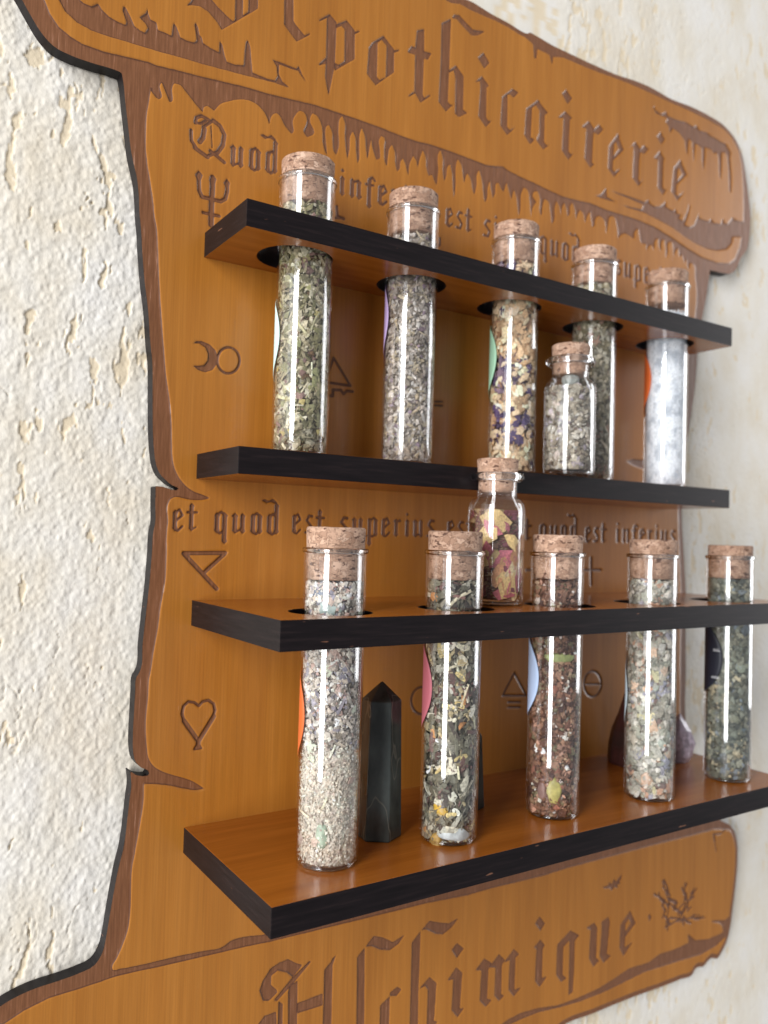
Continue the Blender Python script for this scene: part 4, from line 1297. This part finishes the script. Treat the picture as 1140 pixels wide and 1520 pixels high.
SPECS = {
    'u1': dict(pal=[(4, (150, 140, 108)), (3, (128, 124, 84)), (2, (176, 168, 140)), (2, (104, 98, 66)), (1.2, (120, 92, 84)), (1.2, (196, 188, 160)), (.5, (96, 70, 40))], kinds=[(5, 'shard'), (2, 'stick'), (2, 'crumb'), (1, 'curl')], size=2.0, n=2900,
               big=[('stick', 2.6, (172, 168, 128), 14, 'stalk'), ('crumb', 3.0, (168, 152, 84), 12, 'bud'), ('shard', 3.6, (140, 140, 90), 16, 'leaf')]),
    'u2': dict(pal=[(4, (150, 140, 130)), (3, (176, 168, 160)), (2, (122, 110, 96)), (2, (160, 146, 120)), (1, (132, 112, 126)), (1, (98, 88, 76))], kinds=[(4, 'shard'), (2, 'curl'), (3, 'crumb'), (1, 'stick')], size=1.5, n=4200,
               big=[('shard', 2.6, (176, 166, 158), 10, 'leaf'), ('curl', 2.2, (180, 168, 140), 14, 'bud')]),
    'u3': dict(pal=[(4, (206, 176, 138)), (3, (186, 150, 108)), (2, (222, 200, 170)), (2, (76, 58, 92)), (1, (150, 112, 78)), (1, (112, 88, 110))], kinds=[(5, 'shard'), (2, 'curl'), (1, 'crumb')], size=3.1, n=1500,
               big=[('shard', 5.0, (212, 182, 140), 26, 'petal'), ('shard', 5.4, (70, 52, 96), 14, 'petal'), ('curl', 4.2, (226, 202, 168), 16, 'petal')]),
    'u4': dict(pal=[(4, (140, 132, 104)), (3, (160, 152, 132)), (2, (112, 104, 76)), (2, (180, 172, 150)), (1, (150, 116, 96)), (1, (92, 84, 62))], kinds=[(4, 'shard'), (3, 'crumb'), (1, 'stick')], size=1.8, n=3100,
               big=[('shard', 3.4, (166, 158, 132), 12, 'leaf')]),
    'u5': dict(pal=[(6, (226, 228, 232)), (3, (208, 212, 220)), (1, (186, 190, 200)), (.4, (160, 166, 176))], kinds=[(6, 'crumb'), (1, 'shard')], size=.85, n=2600, tilt=.8, powder=True,
               big=[('crumb', 2.4, (200, 205, 214), 10, 'salt_lump')]),
    'l1': dict(fine_below=.44, pal=[(4, (182, 172, 160)), (3, (204, 198, 188)), (3, (152, 142, 134)), (1.6, (172, 142, 132)), (1.6, (132, 128, 142)), (1.4, (116, 108, 96))], kinds=[(6, 'crumb'), (3, 'shard'), (.6, 'stick')], size=1.5, n=6500, tilt=.6,
               big=[('shard', 4.2, (176, 184, 164), 7, 'leaf'), ('shard', 3.6, (190, 170, 158), 9, 'leaf'), ('stick', 2.6, (216, 204, 176), 4, 'stalk'), ('crumb', 3.4, (176, 150, 138), 6, 'root_chip')]),
    'l2': dict(pal=[(4, (96, 93, 76)), (3, (120, 116, 98)), (2.5, (70, 62, 56)), (2, (146, 142, 126)), (1.0, (166, 150, 108)), (1.4, (106, 76, 70)), (.7, (196, 188, 164))], kinds=[(4, 'shard'), (3, 'curl'), (2, 'stick')], size=2.3, n=2700,
               big=[('curl', 3.6, (206, 184, 112), 14, 'yellow_petal'), ('stick', 3.0, (212, 200, 164), 10, 'stalk'), ('shard', 4.2, (178, 176, 158), 9, 'leaf'), ('curl', 3.2, (216, 212, 196), 12, 'leaf'), ('shard', 3.6, (190, 128, 60), 6, 'petal')]),
    'l3': dict(pal=[(4, (122, 84, 62)), (3, (96, 62, 48)), (2, (144, 106, 80)), (2, (76, 52, 46)), (1.4, (112, 104, 74)), (1, (150, 122, 92)), (1, (176, 130, 106)), (.4, (216, 200, 190))], kinds=[(6, 'crumb'), (2, 'shard')], size=1.8, n=3000, tilt=.8,
               big=[('crumb', 3.4, (140, 86, 66), 18, 'resin_grain'), ('shard', 3.6, (120, 92, 82), 8, 'bark_chip')]),
    'l4': dict(pal=[(4, (170, 166, 152)), (3, (150, 152, 138)), (2, (190, 186, 176)), (2, (126, 124, 112)), (1.2, (190, 150, 124)), (1, (150, 150, 164)), (.6, (124, 104, 98))], kinds=[(5, 'shard'), (3, 'crumb'), (1, 'curl')], size=2.4, n=2500,
               big=[('shard', 5.4, (196, 168, 142), 10, 'petal'), ('shard', 4.4, (170, 178, 166), 12, 'leaf'), ('curl', 3.4, (196, 190, 146), 8, 'leaf')]),
    'l5': dict(pal=[(4, (92, 96, 84)), (3, (116, 120, 106)), (2, (70, 76, 72)), (2, (134, 132, 112)), (1, (104, 116, 124)), (.6, (160, 150, 120))], kinds=[(5, 'shard'), (3, 'crumb')], size=2.4, n=2300,
               big=[('shard', 4.0, (120, 126, 108), 16, 'leaf'), ('shard', 3.6, (84, 96, 98), 12, 'leaf')]),
    'b1': dict(pal=[(4, (150, 142, 126)), (3, (130, 120, 104)), (2, (178, 172, 160)), (1, (104, 88, 78)), (1, (160, 150, 160))], kinds=[(4, 'shard'), (3, 'crumb')], size=1.8, n=1400,
               big=[('shard', 3.4, (186, 172, 164), 10, 'leaf')]),
    'b2': dict(pal=[(3, (140, 70, 78)), (2, (176, 146, 96)), (2, (120, 56, 70)), (2, (190, 168, 128)), (2, (120, 84, 62))], kinds=[(4, 'shard'), (3, 'curl')], size=4.0, n=120, tilt=.9,
               big=[('shard', 11.0, (200, 172, 108), 9, 'petal'), ('shard', 10.0, (172, 84, 100), 10, 'petal'), ('curl', 7.5, (186, 132, 84), 6, 'petal'), ('shard', 8.6, (204, 186, 140), 5, 'petal')]),
}


def zone_l1(s, R):
    return [(5, (206, 196, 180)), (3, (190, 178, 162)), (1, (168, 152, 142))] if s < .42 + R.uniform(-.04, .04) else SPECS['l1']['pal']


SPECS['l1']['zones'] = zone_l1


def zone_u3(s, R):
    dark = (0.15 < s < .30) or (.42 < s < .55) or s > .93
    return [(4, (74, 56, 96)), (2, (120, 96, 116)), (1, (206, 180, 146))] if dark and R.random() < .7 else [(4, (208, 178, 138)), (3, (188, 152, 108)), (2, (224, 202, 172)), (1, (150, 112, 78))]


SPECS['u3']['zones'] = zone_u3


def heading_to_camera(x, y):
    return math.degrees(math.atan2(CAM[0] - x, CAM[1] - y)) % 360


def vial(x, y, z0, key, label, fill_top, cork_px=None, label_mat=None, vis=None, sz=None, seed=0, cork_h=6.6, lean=(0, 0)):
    e = empty('corked_vial', (x, y, z0), label, 'vial', 'corked glass test tubes standing in the rack')
    glass_tube(e, x, y, z0)
    glass_ring('glass_rim', e, x, y, 97.75, 10.1, .50, .85, z0)
    glass_ring('glass_foot', e, x, y, .85, 8.9, .75, .62, z0)
    cork_mesh(e, x, y, z0 + 98.5 - 10.0, z0 + 98.5 + cork_h, 9.0, 9.5, seed)
    fill(e, x, y, z0 + 1.0, z0 + fill_top, 9.28, SPECS[key], seed + 100)
    if label_mat is not None:
        hc = heading_to_camera(x, y)
        Rr = 16.5
        arc_vis = vis                      # degrees of arc seen past the left silhouette
        hd = hc + 90 + (math.degrees(Rr / 10.09) - arc_vis)
        st = sticker(e, x, y, sz, hd, Rr, label_mat)
        if key == 'l5':
            # a few white handwritten strokes on the black label
            V, F = [], []
            RR = random.Random(3)
            for (a0, zz, L) in ((66, 3.5, 5), (66, -8.5, 6)):
                pts = []
                for i in range(14):
                    s = i / 13
                    h = hc + 90 - arc_vis + 4 + (a0 - 56) * .3 + s * L * 3.6
                    pts.append((h, sz + zz + .75 * math.sin(i * 2.1 + zz) * (1 if i % 3 else .3)))
                for (h1, z1_), (h2, z2_) in zip(pts[:-1], pts[1:]):
                    o = len(V)
                    for hh, zq in ((h1, z1_), (h2, z2_)):
                        for dz in (-.16, .16):
                            V.append((x + 10.24 * math.sin(math.radians(hh)), y + 10.24 * math.cos(math.radians(hh)), zq + dz))
                    F.append((o, o + 2, o + 3, o + 1))
            w = mesh_obj('handwriting', V, F, P_WHITE, st)
            w.matrix_parent_inverse = Matrix.Identity(4)
    return e


XU = [30.6, 76.6, 129.6, 177.3, 228.1]
XL = [(28.95, -49.33), (75.41, -51.49), (125.89, -50.32), (176.42, -54.16), (229.94, -53.4)]


def zpx(x, y, px_y):
    """height of a pixel row at the vial standing at (x, y)"""
    d = np.array([x, y]) - CAM[:2]
    zc = FX[0] * d[0] + FX[1] * d[1]
    lo, hi = -200, 500
    for _ in range(50):
        mid = (lo + hi) / 2
        q = np.array([x, y, mid]) - CAM
        v = 760 - FPX * (q @ UX) / (q @ FX)
        if v > px_y: lo = mid
        else: hi = mid
    return lo


vial(XU[0], UY, Z2, 'u1', 'corked vial of greenish leaf and stalk pieces with pale mint label on upper shelf', 87.6, label_mat=P_MINT, vis=36, sz=zpx(XU[0], UY, 505), seed=1)
vial(XU[1], UY, Z2, 'u2', 'corked vial of fine grey-mauve dried flowers with lilac label on upper shelf', 87, label_mat=P_LILAC, vis=33, sz=zpx(XU[1], UY, 475), seed=2)
vial(XU[2], UY, Z2, 'u3', 'corked vial of cream and dark violet petals with green label on upper shelf', 87, label_mat=P_GREEN, vis=46, sz=zpx(XU[2], UY, 535), seed=3)
vial(XU[3], UY, Z2, 'u4', 'corked vial of olive-grey herb standing behind a small bottle on upper shelf', 87.5, seed=4)
vial(XU[4], UY, Z2, 'u5', 'corked vial of white powdery salt with orange label on upper shelf', 85, label_mat=P_ORANGE, vis=48, sz=zpx(XU[4], UY, 566), seed=5)
vial(*XL[0], Z4, 'l1', 'corked vial of beige crumbled root and powder with orange label on lowest shelf', 87.6, label_mat=P_ORANGE, vis=36, sz=zpx(*XL[0], 1060), seed=6)
vial(*XL[1], Z4, 'l2', 'corked vial of dark green herb with yellow petals and rose label on lowest shelf', 87.8, label_mat=P_ROSE, vis=49, sz=zpx(*XL[1], 1018), seed=7)
vial(*XL[2], Z4, 'l3', 'corked vial of red-brown resin grains with pale blue label on lowest shelf', 87.4, label_mat=P_BLUE, vis=54, sz=zpx(*XL[2], 1004), seed=8)
vial(*XL[3], Z4, 'l4', 'corked vial of pale grey-green and pinkish flakes on lowest shelf', 87.5, label_mat=P_GREY, vis=26, sz=zpx(*XL[3], 1030), seed=9, cork_h=6.0)
vial(*XL[4], Z4, 'l5', 'corked vial of dark grey-green herb with black handwritten label on lowest shelf', 87.8, label_mat=P_BLACK, vis=76, sz=zpx(*XL[4], 975), seed=10, cork_h=4.6)


def stone(name, parent, c, s, col, rough, seed):
    R = random.Random(seed)
    bm = bmesh.new()
    bmesh.ops.create_icosphere(bm, subdivisions=2, radius=1)
    V = []
    for v in bm.verts:
        k = 1 + R.uniform(-.14, .14)
        V.append((c[0] + v.co.x * s[0] * k, c[1] + v.co.y * s[1] * k, c[2] + v.co.z * s[2] * k))
    F = [tuple(v.index for v in f.verts) for f in bm.faces]
    bm.free()
    return mesh_obj(name, V, F, plain(name + '_mat', col, rough, .5, (600, .3)), parent)


def at_depth(px, py_z, depth_scale):
    return None


def bottle(x, y, z0, key, label, top, seed):
    e = empty('corked_bottle', (x, y, z0), label, 'bottle', 'small corked glass bottles')
    glass_bottle(e, x, y, z0)
    glass_ring('glass_lip', e, x, y, 47.4, 8.75, 1.35, 1.5, z0)
    glass_ring('glass_foot', e, x, y, .95, 9.2, 1.0, .75, z0)
    nk = 10.6 * .70 - .45
    cork_mesh(e, x, y, z0 + 49 - 7.5, z0 + 49 + 5.2, nk - .1, nk + .85, seed)
    fill(e, x, y, z0 + 2.1, z0 + top, 10.1, SPECS[key], seed + 50)
    return e


# small bottle between two vials on the upper shelf: along its viewing ray at the distance its width gives
dray = (845 - 570) / FPX * RX - (640 - 760) / FPX * UX + FX
b1 = CAM + dray * (FPX * 21.2 / 76.0)
bottle_a = bottle(b1[0], b1[1], Z2, 'b1', 'small corked bottle of brownish herb in front of the olive-grey vial on upper shelf', 36, 21)
stone('pebble', bottle_a, (b1[0] - 1.5, b1[1] - 1.5, Z2 + 39.0), (3.8, 3.6, 3.2), srgb(150, 152, 146), .5, 4)
b2 = un_z(750, 899, Z3)
bottle_b = bottle(b2[0], b2[1] + 6.0, Z3, 'b2', 'small corked bottle of pink and cream rose petals between lower vials', 34, 22)
# pale pod in the resin vial, pebble and green leaf elsewhere
v_l3 = [o for o in bpy.data.objects if o.name.startswith('corked_vial') and 'resin' in o['label']][0]


def vial_by(word_):
    return [o for o in bpy.data.objects if o.name.startswith('corked_vial') and word_ in o['label']][0]


def inset(name, word_, pos, dh, z, size, col, seed, depth=7.6):
    """a larger piece pressed against the glass, dh degrees left of the side that faces the room"""
    h = math.radians(heading_to_camera(*pos) + dh)
    bm = bmesh.new()
    bmesh.ops.create_icosphere(bm, subdivisions=3, radius=1)
    R = random.Random(seed)
    n_ = Vector((math.sin(h), math.cos(h), 0)); t_ = Vector((n_.y, -n_.x, 0))
    ph = [R.uniform(0, 6) for _ in range(3)]
    V = []
    for v in bm.verts:
        k = 1 + .10 * math.sin(3 * v.co.x + ph[0]) + .10 * math.sin(4 * v.co.z + ph[1]) + .05 * math.sin(7 * v.co.y + ph[2])
        p = Vector((pos[0], pos[1], z)) + n_ * (depth + v.co.y * size[1] * k) + t_ * (v.co.x * size[0] * k) + Vector((0, 0, v.co.z * size[2] * k))
        d = math.hypot(p.x - pos[0], p.y - pos[1])
        if d > 9.36:
            p.x = pos[0] + (p.x - pos[0]) * 9.36 / d; p.y = pos[1] + (p.y - pos[1]) * 9.36 / d
        V.append(tuple(p))
    F = [tuple(v.index for v in f.verts) for f in bm.faces]
    bm.free()
    return mesh_obj(name, V, F, plain(name + '_skin', col, .5, .5, (500, .22)), vial_by(word_), smooth=True)


inset('seed_pod', 'resin', XL[2], -3, zpx(*XL[2], 1165), (3.1, 2.2, 5.6), srgb(168, 158, 92), 7)
inset('seed_pod', 'resin', XL[2], -12, zpx(*XL[2], 972), (6.2, 2.2, 1.7), srgb(150, 156, 100), 8)
inset('bark_piece', 'resin', XL[2], 28, zpx(*XL[2], 1165), (2.2, 2, 5.2), srgb(136, 108, 100), 9)
inset('pebble', 'rose label', XL[1], -15, zpx(*XL[1], 1226), (5.0, 2.2, 2.6), srgb(186, 192, 192), 10)
inset('flower_head', 'rose label', XL[1], 22, zpx(*XL[1], 1190), (3.0, 1.6, 2.6), srgb(196, 158, 62), 11)
inset('bud', 'rose label', XL[1], 30, zpx(*XL[1], 1236), (2.4, 2, 2.2), srgb(176, 142, 78), 12)
inset('leaf_piece', 'beige crumbled', XL[0], 12, zpx(*XL[0], 1228), (2.4, 1.6, 3.6), srgb(166, 182, 160), 13)
inset('mineral_chip', 'beige crumbled', XL[0], 6, zpx(*XL[0], 897), (4.4, 1.6, 3.0), srgb(170, 184, 178), 14)
inset('mineral_chip', 'beige crumbled', XL[0], 38, zpx(*XL[0], 882), (3.0, 1.6, 2.4), srgb(96, 104, 122), 15)
inset('leaf_piece', 'flake vial', XL[3], 10, zpx(*XL[3], 1162), (4.4, 1.6, 2.4), srgb(206, 176, 150), 16) if False else None
inset('petal_piece', 'pale grey-green', XL[3], 14, zpx(*XL[3], 1150), (3.6, 1.4, 3.0), srgb(200, 170, 146), 16)

# ------------------------------------------------------------------ STONES ON THE LOWEST SHELF
def make_crystal_mat(name, c0, c1, vein):
    mt, nt, b = new_mat(name)
    v = coords(nt, (120, 120, 60))
    n = N(nt, 'ShaderNodeTexNoise', i_Scale=1.0, i_Detail=5.0)
    nt.links.new(v, n.inputs['Vector'])
    r = ramp(nt, [(0.35, c0), (0.7, c1)])
    nt.links.new(n.outputs['Fac'], r.inputs['Fac'])
    v2 = coords(nt, (90, 90, 34))
    n2 = N(nt, 'ShaderNodeTexNoise', i_Scale=1.0, i_Detail=2.0)
    nt.links.new(v2, n2.inputs['Vector'])
    ab = N(nt, 'ShaderNodeMath', operation='SUBTRACT'); ab.inputs[1].default_value = .5
    nt.links.new(n2.outputs['Fac'], ab.inputs[0])
    ab2 = N(nt, 'ShaderNodeMath', operation='ABSOLUTE'); nt.links.new(ab.outputs[0], ab2.inputs[0])
    r2 = ramp(nt, [(0.0, (.55, .55, .55)), (0.010, (0, 0, 0))])
    nt.links.new(ab2.outputs[0], r2.inputs['Fac'])
    nt.links.new(mixc(nt, r2.outputs['Color'], r.outputs['Color'], vein), b.inputs['Base Color'])
    b.inputs['Roughness'].default_value = .5 if 'red' in name else .24
    return mt


M_OBS = make_crystal_mat('polished_dark_green_stone', (.022, .026, .024), (.072, .084, .078), (.2, .19, .15))
M_RED = make_crystal_mat('dark_red_stone', (.028, .009, .007), (.085, .02, .017), (.10, .05, .045))


def tower(name, x, y, w0, w1, h, tip, rot, label, mat, sides=6, cat='crystal', tipoff=(0, 0)):
    V, F = [], []
    n = sides
    for (r, z) in ((w0 * .97, 0), (w0, .6), (w1, h - tip)):
        for k in range(n):
            a = rot + 2 * math.pi * k / n
            V.append((x + r * math.cos(a), y + r * math.sin(a) , z + Z4))
    V.append((x + tipoff[0], y + tipoff[1], h))
    V.append((x, y, 0))
    for l in range(2):
        for k in range(n):
            F.append((l * n + k, l * n + (k + 1) % n, (l + 1) * n + (k + 1) % n, (l + 1) * n + k))
    for k in range(n):
        F.append((2 * n + k, 2 * n + (k + 1) % n, 3 * n)); F.append((k, 3 * n + 1, (k + 1) % n))
    o = mesh_obj(name, V, F, mat)
    o['label'] = label; o['category'] = cat
    bv = o.modifiers.new('bevel', 'BEVEL'); bv.width = .0003; bv.segments = 2
    return o


c1 = un_z(561, 1240, 0)
hgt = zpx(c1[0], c1[1], 1010)
tower('crystal_tower', c1[0], c1[1], 8.0, 6.9, hgt, 6.4, math.radians(25), 'dark green-black polished crystal point with pale vein behind the beige vial', M_OBS)
c2 = un_z(697, 1198, 0)
tower('crystal_tower', c2[0], c2[1], 5.6, 4.2, zpx(c2[0], c2[1], 1065), 7, math.radians(20), 'dark crystal point mostly hidden behind the dark green herb vial', M_OBS)
c3 = un_z(941, 1132, 0)
h3 = zpx(c3[0], c3[1], 1003)
V, F = lathe([(0, 0), (12.0, 0), (12.4, 1.2), (12.0, h3 * .2), (10.5, h3 * .38), (7.6, h3 * .56), (5.2, h3 * .76), (3.0, h3 * .93), (0, h3)], 9, c3[0], c3[1], 0)
rs = mesh_obj('stone_point', V, F, M_RED)
rs['label'] = 'dark reddish pointed stone behind the pale grey-green flake vial'; rs['category'] = 'stone'
c4 = un_z(1003, 1128, 0)
q = stone('pale_crystal', None, (c4[0], c4[1] - 2, 9.0), (6.5, 6.5, 13), srgb(190, 176, 190), .25, 12)
q['label'] = 'small pale lilac rounded crystal beside the reddish stone'; q['category'] = 'crystal'
